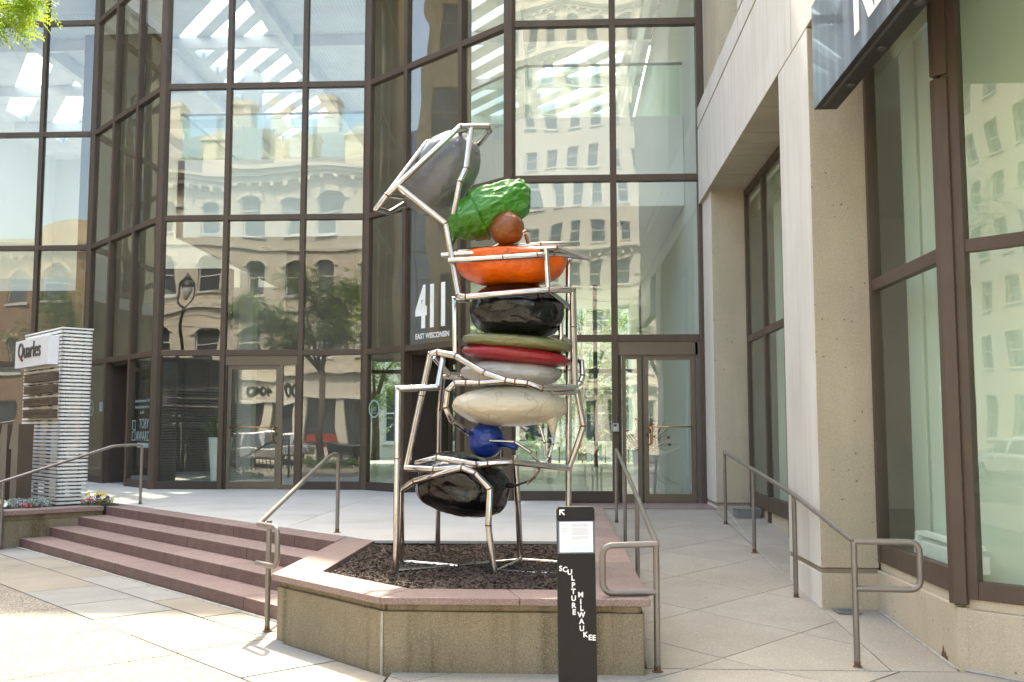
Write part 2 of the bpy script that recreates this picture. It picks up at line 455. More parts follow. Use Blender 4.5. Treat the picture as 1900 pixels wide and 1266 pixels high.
class Frame:
    """a wall line from p0 to p1 as seen from outside, left to right"""
    def __init__(s, p0, p1):
        s.o = Vector((p0[0], p0[1])); d = Vector((p1[0] - p0[0], p1[1] - p0[1]))
        s.L = d.length; s.u = d.normalized(); s.n = Vector((s.u.y, -s.u.x))
        s.ang = math.atan2(s.u.y, s.u.x)
    def pt(s, u, n, z):
        p = s.o + s.u * u + s.n * n
        return (p.x, p.y, z)

def clip(poly, a, b, c):
    """keep the part of poly with a*x + b*y <= c"""
    out = []
    for i in range(len(poly)):
        p, q = poly[i], poly[(i + 1) % len(poly)]
        dp, dq = a * p[0] + b * p[1] - c, a * q[0] + b * q[1] - c
        if dp <= 0: out.append(p)
        if (dp < 0 < dq) or (dq < 0 < dp):
            t = dp / (dp - dq)
            out.append((p[0] + (q[0] - p[0]) * t, p[1] + (q[1] - p[1]) * t))
    return out

def area(poly):
    return 0.5 * sum(poly[i][0] * poly[(i + 1) % len(poly)][1] - poly[(i + 1) % len(poly)][0] * poly[i][1] for i in range(len(poly)))

def shrink(poly, d):
    """inset a convex counter-clockwise polygon"""
    out = poly
    for i in range(len(poly)):
        p, q = poly[i], poly[(i + 1) % len(poly)]
        ex, ey = q[0] - p[0], q[1] - p[1]
        l = math.hypot(ex, ey)
        if l < 1e-6: continue
        nx, ny = ey / l, -ex / l
        out = clip(out, nx, ny, nx * p[0] + ny * p[1] - d)
        if len(out) < 3: return []
    return out

def uvxy(u, v):
    """the 45 degree paving grid: u towards the camera and right, v towards the street and left"""
    return ((u - v) * S2, (-u - v) * S2)

def text_mesh(body, size, extrude=0.002, bold=0.0, align='CENTER', shear=0.0, sx=1.0, space=1.0):
    cu = bpy.data.curves.new("lettering", 'FONT')
    cu.body = body; cu.size = size; cu.extrude = extrude; cu.offset = bold
    cu.align_x = align; cu.align_y = 'BOTTOM_BASELINE'; cu.shear = shear; cu.space_character = space
    cu.resolution_u = 3
    o = bpy.data.objects.new("lettering", cu)
    COL.objects.link(o)
    bpy.context.view_layer.update()
    me = bpy.data.meshes.new_from_object(o.evaluated_get(bpy.context.evaluated_depsgraph_get()))
    bpy.data.objects.remove(o)
    for v in me.vertices: v.co.x *= sx
    return me

def text_on(name, body, size, m, parent, fr, u, n, z, **kw):
    """flat lettering standing on a wall frame"""
    me = text_mesh(body, size, **kw)
    for v in me.vertices:
        x, y, zz = v.co
        v.co = Vector(fr.pt(u + x, n + zz, z + y)) - ORG[parent]
    return place(name, me, m, parent, ORG[parent])
# ---------------------------------------------------------------- ground, road, pavements
PLAZA = 0.5
def ramp_z(x, y):
    return max(0.0, min(0.45, (y - 7.0) * 0.45 / 7.9))

def structure(name, mb, m, **kw):
    return tag(mb.build(name, m, **kw), kind='structure')

structure('ground', MB().box(-900, 900, -900, 900, -0.7, -0.42), 'earth')
structure('road', MB().box(-160, 160, -14.0, -3.3, -0.41, -0.3), 'asphalt')
mk = MB()
for i in range(-16, 10):
    mk.box(i * 6.0, i * 6.0 + 3.0, -8.7, -8.55, -0.3, -0.294)
structure('road_marking', mk, 'white_paint')
structure('far_sidewalk', MB().box(-160, 160, -18.2, -14.0, -0.41, -0.16), 'slab_grey')
structure('kerb', MB().box(-160, 160, -3.3, -3.02, -0.41, -0.01), 'slab_grey', bevel=0.02)
sidewalk = structure('sidewalk', MB().box(-60, 40, -3.02, 16.0, -0.41, -0.022), 'joint')
ORG[sidewalk] = Vector((0, 0, 0))

def slab(parent, poly, m, z0, z1, gap=0.006, bevel=0.004, name='slab', thick=None):
    if area(poly) < 0: poly = poly[::-1]
    poly = shrink(poly, gap)
    if len(poly) < 3 or abs(area(poly)) < 0.004: return None
    if thick: z0 = (lambda x, y: z1(x, y) - thick)
    return MB().prism(poly, z0, z1).build(name, m, parent, bevel=bevel)

def uvcell(u0, u1, v0, v1):
    return [uvxy(u0, v0), uvxy(u0, v1), uvxy(u1, v1), uvxy(u1, v0)]

rs = random.Random(3)
# two rows of cut slabs along the steps
for v0, v1, step, off in ((-4.33, -3.92, 0.97, 0.0), (-3.92, -3.18, 0.93, 0.45)):
    u = -16.4 + off
    while u < (-5.0 if v0 > -4 else -6.6):
        w = step * rs.uniform(0.85, 1.2)
        p = clip(uvcell(u, u + w, v0, v1), 1, 0, -1.15) if v0 > -4 else uvcell(u, min(u + w, -6.95), v0, v1)
        if len(p) > 2:
            slab(sidewalk, p, 'slab_grey' if rs.random() < 0.4 else 'slab_tan', -0.022, rs.uniform(-0.006, 0.0), gap=rs.uniform(0.006, 0.011))
        u += w
# exposed aggregate squares towards the street
for i in range(9):
    for j in range(3):
        u0, v0 = -14.74 + i * 1.27, -3.18 + j * 1.27
        p = uvcell(u0, u0 + 1.27, v0, v0 + 1.27)
        p = clip(p, 1, 0, -1.15)
        if len(p) > 2:
            slab(sidewalk, p, 'slab_aggregate', -0.022, rs.uniform(-0.003, 0.0))
# tan squares in front of the planter and at the foot of the ramp
for i in range(-12, 6):
    for j in range(-10, 6):
        u0, v0 = -5.34 + i * 1.0, -6.93 + j * 1.0
        p = uvcell(u0, u0 + 1.0, v0, v0 + 1.0)
        for a, b, c in ((-1, 0, 1.15), (0, 1, 6.99), (0, -1, -2.2), (1, 0, 5.0)):
            p = clip(p, a, b, c)
            if len(p) < 3: break
        if len(p) > 2:
            slab(sidewalk, p, 'slab_ramp', -0.022, 0.0)
# plain squares nearer the street
for i in range(-8, 6):
    for j in range(-2, 2):
        if (i, j): slab(sidewalk, [(i * 1.6, j * 1.6 - 0.8), (i * 1.6 + 1.6, j * 1.6 - 0.8), (i * 1.6 + 1.6, j * 1.6 + 0.8), (i * 1.6, j * 1.6 + 0.8)], 'slab_aggregate', -0.022, -0.006)

# sloping ramp of one metre diamonds
ramp = structure('ramp', MB().prism([(0.56, 7.0), (2.9, 7.0), (2.9, 14.95), (0.56, 14.95)], -0.1, lambda x, y: ramp_z(x, y) - 0.02), 'joint')
ORG[ramp] = Vector((0, 0, 0))
for i in range(-10, 4):
    for j in range(-8, 6):
        u0, v0 = -5.34 + i * 1.0, -6.93 + j * 1.0
        p = uvcell(u0, u0 + 1.0, v0, v0 + 1.0)
        for a, b, c in ((-1, 0, -0.57), (0, -1, -7.0), (1, 0, 2.21), (0, 1, 14.9)):
            p = clip(p, a, b, c)
            if len(p) < 3: break
        if len(p) > 2: slab(ramp, p, 'slab_ramp', None, ramp_z, gap=0.004, bevel=0.003, thick=0.02)
for k in range(6):
    y0, y1 = 8.78 + k * 1.03, 8.78 + (k + 1) * 1.03
    slab(ramp, [(2.21, y0), (2.82, y0), (2.82, y1), (2.21, y1)], 'slab_ramp', None, ramp_z, gap=0.005, thick=0.02)
slab(ramp, [(2.21, 7.0), (2.66, 7.0), (2.66, 8.77), (2.21, 8.77)], 'slab_ramp', None, ramp_z, gap=0.004, thick=0.02)

# upper plaza of large pale slabs
plaza = structure('plaza', MB().prism([(-2.3, 10.55), (0.13, 10.2), (0.13, 24.0), (-26.0, 24.0), (-26.0, 17.0), (-11.0, 17.0), (-6.75, 15.05)], 0.2, PLAZA - 0.012), 'joint')
ORG[plaza] = Vector((0, 0, 0))
for i in range(-7, 1):
    for j in range(4):
        x0, y0 = 0.13 + (i - 1) * 3.3, 10.17 + j * 3.05
        p = [(x0, y0), (x0 + 3.3, y0), (x0 + 3.3, y0 + 3.05), (x0, y0 + 3.05)]
        p = clip(p, -1, -1, -8.26)
        if len(p) > 2: p = clip(p, -1, 0, 26)
        if len(p) > 2: p = clip(p, -1, 1, 24.5) if False else p
        if len(p) > 2: slab(plaza, p, 'plaza_concrete', PLAZA - 0.03, PLAZA, gap=0.004, bevel=0.003)

# ---------------------------------------------------------------- granite steps
steps = thing('granite_steps', 'four broad reddish granite steps climbing to the plaza beside the mulch bed', 'steps', (-4.7, 11.3, 0.0))
rs = random.Random(5)
for k in range(4):
    v0 = -4.32 - 0.39 * k
    v1 = v0 - (0.42 if k < 3 else 0.36)
    u = -14.93
    off = (0.55, 1.0, 0.75, 1.2)[k]
    first = True
    while u < -7.0:
        w = off if first else rs.uniform(1.35, 1.55)
        first = False
        p = uvcell(u, u + w, v1, v0)
        p = clip(p, 1, 0, -2.268 if k == 3 else -2.2)
        if len(p) > 2:
            if area(p) < 0: p = p[::-1]
            p = shrink(p, 0.0055)
            if len(p) > 2 and abs(area(p)) > 0.01:
                z1 = 0.125 * (k + 1)
                b = MB(); b.cur = 1
                n = len(p)
                b.add([(x, y, z1 - 0.125) for x, y in p] + [(x, y, z1) for x, y in p], [(i, (i + 1) % n, n + (i + 1) % n, n + i) for i in range(n)])
                b.cur = 0
                b.add([(x, y, z1) for x, y in p], [tuple(range(n))])
                me = b.mesh('stone', ORG[steps])
                bm = bmesh.new(); bm.from_mesh(me); bmesh.ops.remove_doubles(bm, verts=bm.verts, dist=1e-5); bm.to_mesh(me); bm.free()
                place('stone', me, ['granite', 'granite_edge'], steps, ORG[steps], bevel=0.006)
        u += w
# mortar bead along the foot of the steps
pts = [(*uvxy(-14.9 + i * 0.35, -4.30 + rs.uniform(-0.006, 0.006)), 0.001) for i in range(22)]
MB().tube(pts, 0.014, 6).build('mortar_bead', 'caulk', steps)

# ---------------------------------------------------------------- planter under the sculpture
planter = thing('planter', 'low concrete planter with red granite coping and dark mulch, holding the stone sculpture', 'planter', (-0.8, 8.5, 0.0))
OUT = [(-2.24, 7.80), (-1.215, 6.775), (0.555, 6.775)]
def wall_run(p0, p1, label=None):
    fr = Frame(p0, p1)
    b = MB()
    b.fbox(fr, 0.012, fr.L - 0.012, -0.22, -0.02, -0.06, 0.40)
    b.fbox(fr, 0.03, fr.L - 0.03, -0.22, -0.045, 0.40, 0.446)
    o = b.build('wall_panel', 'planter_concrete', planter, bevel=0.008)
    return o
wall_run(OUT[0], OUT[1]); wall_run(OUT[1], OUT[2]); wall_run((0.555, 6.775), (0.555, 14.9)); wall_run((-2.24, 10.5), (-2.24, 7.80))
MB().prism([(-1.224, 6.803), (-1.208, 6.797), (-1.19, 6.84), (-1.22, 6.85)], -0.02, 0.40).build('corner_joint', 'caulk', planter)
def coping(poly, name='coping_stone'):
    if area(poly) < 0: poly = poly[::-1]
    return MB().prism(shrink(poly, 0.0025), 0.452, PLAZA).build(name, 'granite', planter, bevel=0.005)
C0, C1, C2 = (-2.265, 7.79), (-1.222, 6.747), (0.585, 6.747)
I0, I1, I2 = (-1.9, 7.955), (-1.075, 7.13), (0.19, 7.13)
def lerp(a, b, t): return (a[0] + (b[0] - a[0]) * t, a[1] + (b[1] - a[1]) * t)
coping([C0, C1, I1, I0])
coping([C1, lerp(C1, C2, 0.52), lerp(I1, I2, 0.55), I1]); coping([lerp(C1, C2, 0.52), C2, I2, lerp(I1, I2, 0.55)])
coping([C0, I0, (-1.9, 9.05), (-2.265, 9.05)]); coping([(-2.265, 9.05), (-1.9, 9.05), (-1.9, 10.16), (-2.265, 10.46)])
y = 6.747
for i, h in enumerate((1.9, 0.75, 1.2, 0.95, 0.95, 1.0, 1.4)):
    y1 = min(y + h, 14.86)
    p = [(0.19, y), (0.585, y), (0.585, y1), (0.19, y1)]
    if i == 0: p = [I2, C2, (0.585, y1), (0.19, y1)]
    if i > 3: p = [(0.13, y), (0.585, y), (0.585, y1), (0.13, y1)]
    coping(p); y = y1
BED = [(-1.9, 7.955), (-1.075, 7.13), (0.19, 7.13), (0.19, 10.17), (-1.9, 10.17)]
def bed_z(x, y):
    return 0.452 + 0.022 * noise.noise((x * 1.3, y * 1.3, 0.3))
b = MB()
NX, NY = 44, 62
idx = {}
def in_bed(x, y):
    return x + y > 6.055 - 0.03
for i in range(NX + 1):
    for j in range(NY + 1):
        x, y = -1.9 + 2.09 * i / NX, 7.13 + 3.04 * j / NY
        if x + y < 6.055: y = 6.055 - x
        idx[i, j] = len(b.v); b.v.append((x, y, bed_z(x, y)))
for i in range(NX):
    for j in range(NY):
        f = (idx[i, j], idx[i + 1, j], idx[i + 1, j + 1], idx[i, j + 1])
        b.f.append(f); b.mi.append(0)
b.build('mulch_bed', 'mulch', planter, smooth=True)
rs = random.Random(9)
b = MB()
for k in range(5200):
    x, y = rs.uniform(-1.88, 0.18), rs.uniform(7.15, 10.16)
    if x + y < 6.09: continue
    z = bed_z(x, y) + rs.uniform(-0.004, 0.012)
    L, w, t = rs.uniform(0.012, 0.04), rs.uniform(0.004, 0.010), rs.uniform(0.002, 0.005)
    mtx = Matrix.Translation((x, y, z)) @ Matrix.Rotation(rs.uniform(0, 6.28), 4, 'Z') @ Matrix.Rotation(rs.gauss(0, 0.35), 4, 'Y') @ Matrix.Rotation(rs.gauss(0, 0.5), 4, 'X')
    vs_ = [mtx @ Vector(q) for q in ((-L, -w, -t), (L, -w * 0.6, -t), (L * 0.9, w, -t), (-L, w, -t), (-L * 0.8, -w, t), (L, -w, t), (L, w * 0.7, t), (-L, w, t))]
    b.add(vs_, MB.HEX)
b.build('mulch_chips', 'mulch_chip', planter, kind='stuff')

# ---------------------------------------------------------------- flower planter beside the steps
fpl = thing('planter', 'long flower planter with granite coping holding the slatted directory sign', 'planter', (-8.2, 14.4, 0.0))
fr = Frame((-10.4, 10.72), (-6.70, 14.42))
b = MB(); b.fbox(fr, 0, fr.L, -0.25, 0.0, -0.05, 0.36); b.fbox(fr, 0, fr.L, -0.25, -0.03, 0.36, 0.44)
b.build('wall_panel', 'planter_concrete', fpl, bevel=0.006)
for k in range(3):
    u0, u1 = fr.L * k / 3, fr.L * (k + 1) / 3
    MB().fbox(fr, u0 + 0.003, u1 - 0.003, -0.34, 0.03, 0.44, PLAZA + 0.004).build('coping_stone', 'granite', fpl, bevel=0.005)
MB().prism([(-10.9, 11.0), (-6.72, 14.62), (-6.72, 15.0), (-8.1, 17.3), (-13.5, 17.3)], 0.2, 0.485).build('soil', 'soil', fpl)
# ---------------------------------------------------------------- the stacked-stone sculpture
sculpt = thing('sculpture', 'tall sculpture of stacked glossy coloured stones held in bent steel tubes', 'sculpture', (-0.6, 8.8, 0.44))
TUBES = [
 (0.029,[(-1.373, 8.32, 0.43), (-1.375, 8.32, 1.958), (-1.054, 8.45, 1.977), (-1.011, 8.5, 2.261)]),
 (0.029,[(-1.413, 8.85, 0.43), (-1.408, 8.75, 1.098), (-1.249, 8.5, 1.182), (-0.829, 8.3, 1.304), (-0.721, 8.3, 1.26), (-0.596, 8.3, 1.132), (-0.608, 8.3, 0.832), (-0.558, 8.28, 0.43)]),
 (0.029,[(-1.333, 8.5, 1.295), (-1.075, 8.4, 1.282), (-0.614, 8.3, 1.335), (-0.415, 8.35, 1.347), (0.062, 8.7, 1.286)]),
 (0.026,[(-1.251, 8.6, 1.333), (-1.044, 8.4, 1.381), (-0.713, 8.3, 1.335), (-0.455, 8.5, 1.36)]),
 (0.029,[(-1.322, 8.52, 1.322), (-1.123, 8.5, 2.266), (-1.053, 8.46, 2.277), (-0.894, 8.4, 2.239), (-0.643, 8.3, 2.091), (-0.466, 8.28, 2.026), (-0.389, 8.28, 2.013), (-0.286, 8.28, 2.004), (-0.166, 8.3, 1.959), (0.115, 8.55, 1.983)]),
 (0.026,[(-1.106, 8.55, 2.246), (-1.003, 8.8, 2.111), (-0.883, 9.0, 2.102)]),
 (0.026,[(-1.175, 9.5, 0.43), (-1.156, 9.4, 1.808), (-1.086, 9.1, 2.103), (-0.888, 8.9, 2.087)]),
 (0.025,[(-0.799, 8.75, 1.578), (-0.823, 8.55, 1.611), (-0.927, 8.4, 1.692), (-0.978, 8.36, 1.805), (-0.959, 8.34, 1.945), (-0.895, 8.34, 2.008), (-0.798, 8.32, 2.007), (-0.683, 8.3, 2.005), (-0.475, 8.28, 2.022)]),
 (0.029,[(-0.373, 9.06, 0.43), (-0.409, 8.9, 1.32), (-0.419, 8.9, 1.391)]),
 (0.029,[(0.054, 8.85, 0.43), (0.068, 8.85, 3.194)]),
 (0.030,[(0.115, 8.55, 1.978), (0.101, 8.5, 2.813), (-0.11, 8.35, 2.794), (-0.801, 8.32, 2.735), (-0.869, 8.36, 2.75), (-0.993, 8.45, 3.387), (-1.4, 8.42, 3.716)]),
 (0.026,[(-0.11, 8.35, 2.794), (-0.128, 8.38, 3.149)]),
 (0.026,[(-0.101, 8.38, 2.784), (0.079, 8.8, 2.696)]),
 (0.024,[(0.066, 8.85, 2.712), (-0.011, 8.7, 2.699), (-0.003, 8.7, 2.419), (0.074, 8.85, 2.394)]),
 (0.028,[(-0.92, 8.6, 2.282), (-0.932, 8.6, 2.749), (-0.818, 8.65, 2.755)]),
 (0.024,[(0.095, 8.7, 2.229), (0.173, 8.6, 2.203), (0.181, 8.58, 2.081), (0.162, 8.57, 2.025), (0.12, 8.56, 1.979)]),
 (0.028,[(-0.082, 8.45, 1.929), (0.134, 8.6, 1.943), (0.188, 8.62, 1.652), (0.062, 8.7, 1.286)]),
 (0.012,[(-0.192, 8.62, 1.66), (-0.145, 8.58, 1.505), (-0.146, 8.6, 1.395)]),
 (0.012,[(-0.076, 8.62, 1.578), (-0.076, 8.58, 1.491), (-0.113, 8.55, 1.378), (-0.196, 8.55, 1.286), (-0.275, 8.6, 1.184), (-0.412, 8.75, 1.129)]),
 (0.012,[(-0.187, 8.56, 1.277), (-0.233, 8.58, 1.217), (-0.299, 8.62, 1.155)]),
 (0.013,[(-0.62, 8.6, 1.523), (-0.4, 8.5, 1.515), (-0.263, 8.52, 1.424), (-0.182, 8.56, 1.323)]),
 (0.027,[(-0.783, 8.95, 4.197), (-0.635, 8.7, 4.281), (-0.644, 8.62, 4.296), (-0.876, 8.5, 4.263), (-1.499, 8.4, 3.636), (-1.596, 8.45, 3.53), (-1.54, 8.75, 3.558), (-1.42, 8.85, 3.658)]),
 (0.024,[(-1.499, 8.4, 3.636), (-1.209, 8.75, 4.196), (-1.011, 8.85, 4.292), (-0.791, 8.6, 4.278)]),
 (0.020,[(-1.499, 8.4, 3.636), (-1.424, 8.75, 3.699)]),
 (0.028,[(-0.786, 8.55, 4.262), (-0.808, 8.35, 3.846), (-0.861, 8.33, 3.729), (-0.916, 8.38, 3.456)]),
 (0.022,[(-0.951, 8.5, 3.188), (-0.942, 8.8, 3.351)]),
 (0.027,[(-1.026, 8.42, 3.109), (-0.045, 8.42, 3.165), (0.24, 8.8, 3.14)]),
 (0.026,[(-0.94, 8.75, 3.2), (-0.186, 8.75, 3.256), (0.158, 9.0, 3.309)]),
 (0.026,[(-0.958, 8.36, 3.051), (-0.205, 8.34, 3.087), (-0.069, 8.45, 3.119), (0.236, 8.85, 3.154)]),
 (0.020,[(-0.588, 8.6, 3.213), (-0.317, 8.55, 3.343), (-0.273, 8.8, 3.393)]),
 (0.018,[(-0.47, 8.6, 3.212), (-0.467, 8.55, 3.259)]),
 (0.018,[(-0.313, 8.7, 3.344), (-0.286, 8.75, 3.257)]),
 (0.020,[(-1.38, 8.84, 0.462), (-0.88, 8.56, 0.462)]),
 (0.020,[(-1.36, 8.32, 0.458), (-0.36, 9.02, 0.462), (0.06, 8.8, 0.462)]),
 (0.020,[(-0.36, 9.02, 0.458), (-0.55, 8.31, 0.458), (-0.04, 8.28, 0.458), (0.06, 8.8, 0.458)]),
]
for r, pts in TUBES:
    r *= 0.93
    o = MB().tube(pts, r, 16).build('steel_tube', 'steel', sculpt, smooth=True, auto=40)
    ORG[o] = ORG[sculpt]
    P = [Vector(p) for p in pts]
    seams = []
    for i in range(1, len(P) - 1):
        t = ((P[i] - P[i - 1]).normalized() + (P[i + 1] - P[i]).normalized()).normalized()
        seams.append((P[i], t * 0.007, 1.12))
    for i in range(len(P) - 1):          # welded seams part-way along the longest runs
        d = P[i + 1] - P[i]
        if d.length > 0.75 and r > 0.02 and i % 2 == 0 and P[i + 1].z > 0.5:
            seams.append((P[i] + d * 0.62, d.normalized() * 0.005, 1.07))
    for c, h, k in seams:
        MB().tube([c - h, c, c + h], [r * 1.03, r * k, r * 1.03], 14).build('weld_seam', 'weld', o, smooth=True)

def stone(name, label, m, c, rad, tilt=0.0, lump=0.05, freq=1.5, power=2.0, seed=0, flat_top=0.0, flat_bot=0.0, yaw=0.0, fine=0.012, sub=5):
    """a lumpy, slightly squared pebble; tilt turns it in the plane facing the steps"""
    bm = bmesh.new()
    bmesh.ops.create_icosphere(bm, subdivisions=sub, radius=1.0)
    rot = Matrix.Rotation(tilt, 3, 'Y') @ Matrix.Rotation(yaw, 3, 'Z')
    for v in bm.verts:
        d = v.co.normalized()
        k = (abs(d.x) ** power + abs(d.y) ** power + abs(d.z) ** power) ** (-1.0 / power)
        p = d * k
        n = noise.noise(Vector((d.x * freq + seed * 7.3, d.y * freq, d.z * freq))) * lump
        n += (0.5 - abs(noise.noise(Vector((d.x * 4 + seed, d.y * 4, d.z * 4 - seed))))) * fine * 2
        n += (0.35 - abs(noise.noise(Vector((d.x * 7.5 + seed, d.y * 7.5, d.z * 7.5))))) * fine * 1.1
        n += noise.noise(Vector((d.x * 14 + seed, d.y * 14, d.z * 14))) * fine * 0.35
        p = p * (1 + n)
        if flat_top and p.z > 0: p.z *= (1 - flat_top)
        if flat_bot and p.z < 0: p.z *= (1 - flat_bot)
        v.co = rot @ Vector((p.x * rad[0], p.y * rad[1], p.z * rad[2])) + Vector(c) - ORG[sculpt]
    me = bpy.data.meshes.new(name); bm.to_mesh(me); bm.free()
    o = place(name, me, m, sculpt, ORG[sculpt], smooth=True)
    o["label"] = label
    return o

stone('stone', 'grey egg-shaped stone leaning at the top', 'paint_grey', (-1.089, 8.87, 3.942), (0.407, 0.275, 0.28), tilt=R(-50), lump=0.05, power=2.3, seed=1, fine=0.022)
# the crumpled green boulder: many soft facets
rs = random.Random(23)
planes = []
for k in range(46):
    d = Vector((rs.gauss(0, 1), rs.gauss(0, 1), rs.gauss(0, 1))).normalized()
    planes.append((d, rs.uniform(0.80, 1.0)))
bm = bmesh.new()
bmesh.ops.create_icosphere(bm, subdivisions=6, radius=1.0)
rot = Matrix.Rotation(R(-26), 3, 'Y')
gc = Vector((-0.64, 8.72, 3.575)) - ORG[sculpt]
for v in bm.verts:
    d = v.co.normalized()
    acc = 0.0
    for pn_, h_ in planes:
        c = d.dot(pn_)
        if c > 0.05: acc += (c / h_) ** 26
    r = acc ** (-1.0 / 26)
    r += (0.3 - abs(noise.noise(d * 3.0 + Vector((3, 1, 7))))) * 0.10 + (0.3 - abs(noise.noise(d * 6.0)))* 0.045
    q = Vector((d.x * 0.425, d.y * 0.29, d.z * 0.235)) * r
    if q.x < -0.1: q.z -= 0.03
    v.co = rot @ q + gc
me = bpy.data.meshes.new('stone'); bm.to_mesh(me); bm.free()
o = place('stone', me, 'paint_green', sculpt, ORG[sculpt], smooth=True)
o["label"] = 'crumpled glossy green boulder'
stone('stone', 'small round brown stone', 'paint_brown', (-0.470, 8.58, 3.37), (0.152, 0.15, 0.15), lump=0.06, seed=4, fine=0.022)
stone('stone', 'bright orange bowl-shaped stone', 'paint_orange', (-0.448, 8.72, 3.135), (0.495, 0.36, 0.265), tilt=R(0), lump=0.06, power=2.3, seed=5, flat_top=0.72, fine=0.014)
stone('stone', 'big black stone under the orange one', 'paint_black', (-0.400, 8.75, 2.65), (0.415, 0.37, 0.268), tilt=R(5), lump=0.09, power=2.15, seed=6, fine=0.016, flat_bot=0.1)
stone('stone', 'thin olive green disc', 'paint_olive', (-0.386, 8.75, 2.368), (0.475, 0.37, 0.075), tilt=R(5), lump=0.05, power=2.6, seed=7, fine=0.016)
stone('stone', 'dark red disc', 'paint_red', (-0.394, 8.75, 2.262), (0.475, 0.37, 0.088), tilt=R(6), lump=0.04, power=2.3, seed=8, fine=0.014)
stone('stone', 'pale grey flattened stone', 'paint_pale', (-0.440, 8.77, 2.112), (0.435, 0.35, 0.118), tilt=R(3), lump=0.06, power=2.2, seed=9, fine=0.016)
cr = stone('stone', 'large cream lens-shaped stone', 'paint_cream', (-0.453, 8.75, 1.820), (0.505, 0.38, 0.178), tilt=R(1), lump=0.05, power=2.0, seed=10, fine=0.012)
ORG[cr] = ORG[sculpt]
MB().tube([(-0.192, 8.63, 1.72), (-0.19, 8.63, 1.67), (-0.19, 8.62, 1.63)], [0.05, 0.026, 0.015], 12).build('drip', 'paint_cream', cr, smooth=True)
MB().tube([(-0.10, 8.64, 1.74), (-0.08, 8.63, 1.66), (-0.076, 8.62, 1.565)], [0.08, 0.036, 0.015], 12).build('drip', 'paint_cream', cr, smooth=True)
bl = stone('stone', 'small round blue stone', 'paint_blue', (-0.664, 8.75, 1.526), (0.152, 0.15, 0.148), lump=0.05, seed=11, power=2.3, fine=0.025)
ORG[bl] = ORG[sculpt]
MB().tube([(-0.55, 8.68, 1.515), (-0.47, 8.62, 1.495), (-0.385, 8.56, 1.465)], [0.05, 0.034, 0.026], 10).build('stub', 'paint_blue', bl, smooth=True)
bk = stone('stone', 'lowest black stone between the legs', 'paint_black', (-0.865, 8.8, 1.150), (0.405, 0.36, 0.30), tilt=R(14), lump=0.13, power=2.2, seed=12, fine=0.018, flat_top=0.12)
ORG[bk] = ORG[sculpt]
MB().tube([(-0.56, 8.77, 1.14), (-0.47, 8.76, 1.132), (-0.405, 8.75, 1.13)], [0.085, 0.03, 0.015], 12).build('stub', 'paint_black', bk, smooth=True)

# ---------------------------------------------------------------- handrails
def arc(pts, rad=0.09, n=5):
    """round the inner corners of a poly-line"""
    P = [Vector(p) for p in pts]
    out = [P[0]]
    for i in range(1, len(P) - 1):
        a, b, c = P[i - 1], P[i], P[i + 1]
        d1, d2 = (a - b), (c - b)
        r = min(rad, d1.length * 0.45, d2.length * 0.45)
        s, e = b + d1.normalized() * r, b + d2.normalized() * r
        for k in range(n + 1):
            t = k / n
            out.append(s * (1 - t) ** 2 + b * (2 * t * (1 - t)) + e * t * t)
    out.append(P[-1])
    return out

def handrail(label, loc, rail, loop, posts, r=0.0215, rad=0.05):
    t = thing('handrail', label, 'handrail', loc, group='brown tube handrails of the steps and the ramp')
    MB().tube(arc(rail, rad), r, 14).build('rail', 'rail_metal', t, smooth=True, auto=50)
    if loop: MB().tube(arc(loop, 0.075), r, 14).build('end_loop', 'rail_metal', t, smooth=True, auto=50)
    for (x, y, z0, z1) in posts:
        p = MB().tube([(x, y, z0 - 0.02), (x, y, z1)], r, 14).build('post', 'rail_metal', t, smooth=True, auto=50)
        ORG[p] = ORG[t]
        zb = z0
        m = MB()
        for k in range(3):
            pass
        m.lathe((x, y, zb - 0.005), [(r * 1.9, 0.0), (r * 1.8, 0.008), (r * 1.1, 0.014), (r * 1.03, 0.02 + random.uniform(0, 0.025)), (r * 1.0, 0.05)], 14)
        m.build('rusty_foot', 'rust', p, smooth=True, auto=50)
    return t

handrail('handrail on the flower planter side of the steps, in front of the slatted sign', (-6.95, 14.1, 0),
         [(-7.78, 13.35, 0.86), (-6.62, 14.51, 1.375), (-6.40, 14.78, 1.39), (-6.34, 14.86, 1.38), (-6.34, 14.86, 0.9)],
         [(-7.78, 13.35, 0.86), (-7.62, 13.19, 0.86), (-7.62, 13.19, 0.56), (-7.7, 13.3, 0.56)],
         [(-6.34, 14.86, 0.5, 1.2), (-7.64, 13.40, 0.0, 0.90)])
handrail('handrail between the steps and the sculpture planter, with a square end loop', (-2.4, 9.4, 0),
         [(-2.43, 7.98, 0.865), (-2.47, 10.55, 1.335), (-2.47, 10.84, 1.35), (-2.45, 10.9, 1.34), (-2.45, 10.9, 0.9)],
         [(-2.43, 7.98, 0.865), (-2.20, 7.72, 0.865), (-2.20, 7.72, 0.56), (-2.43, 7.96, 0.56)],
         [(-2.45, 10.9, 0.5, 1.15), (-2.385, 8.12, 0.0, 0.88)])
handrail('ramp handrail along the granite coping behind the black sign', (0.68, 10.0, 0),
         [(0.735, 13.62, 1.35), (0.73, 11.78, 1.17), (0.715, 9.69, 0.985), (0.64, 6.9, 0.845)],
         [(0.64, 6.9, 0.845), (0.27, 6.84, 0.84), (0.27, 6.84, 0.525), (0.64, 6.9, 0.525)],
         [(0.73, 13.6, 0.37, 1.33), (0.73, 11.78, 0.27, 1.15), (0.715, 9.69, 0.15, 0.97), (0.635, 6.9, 0.0, 0.84)])
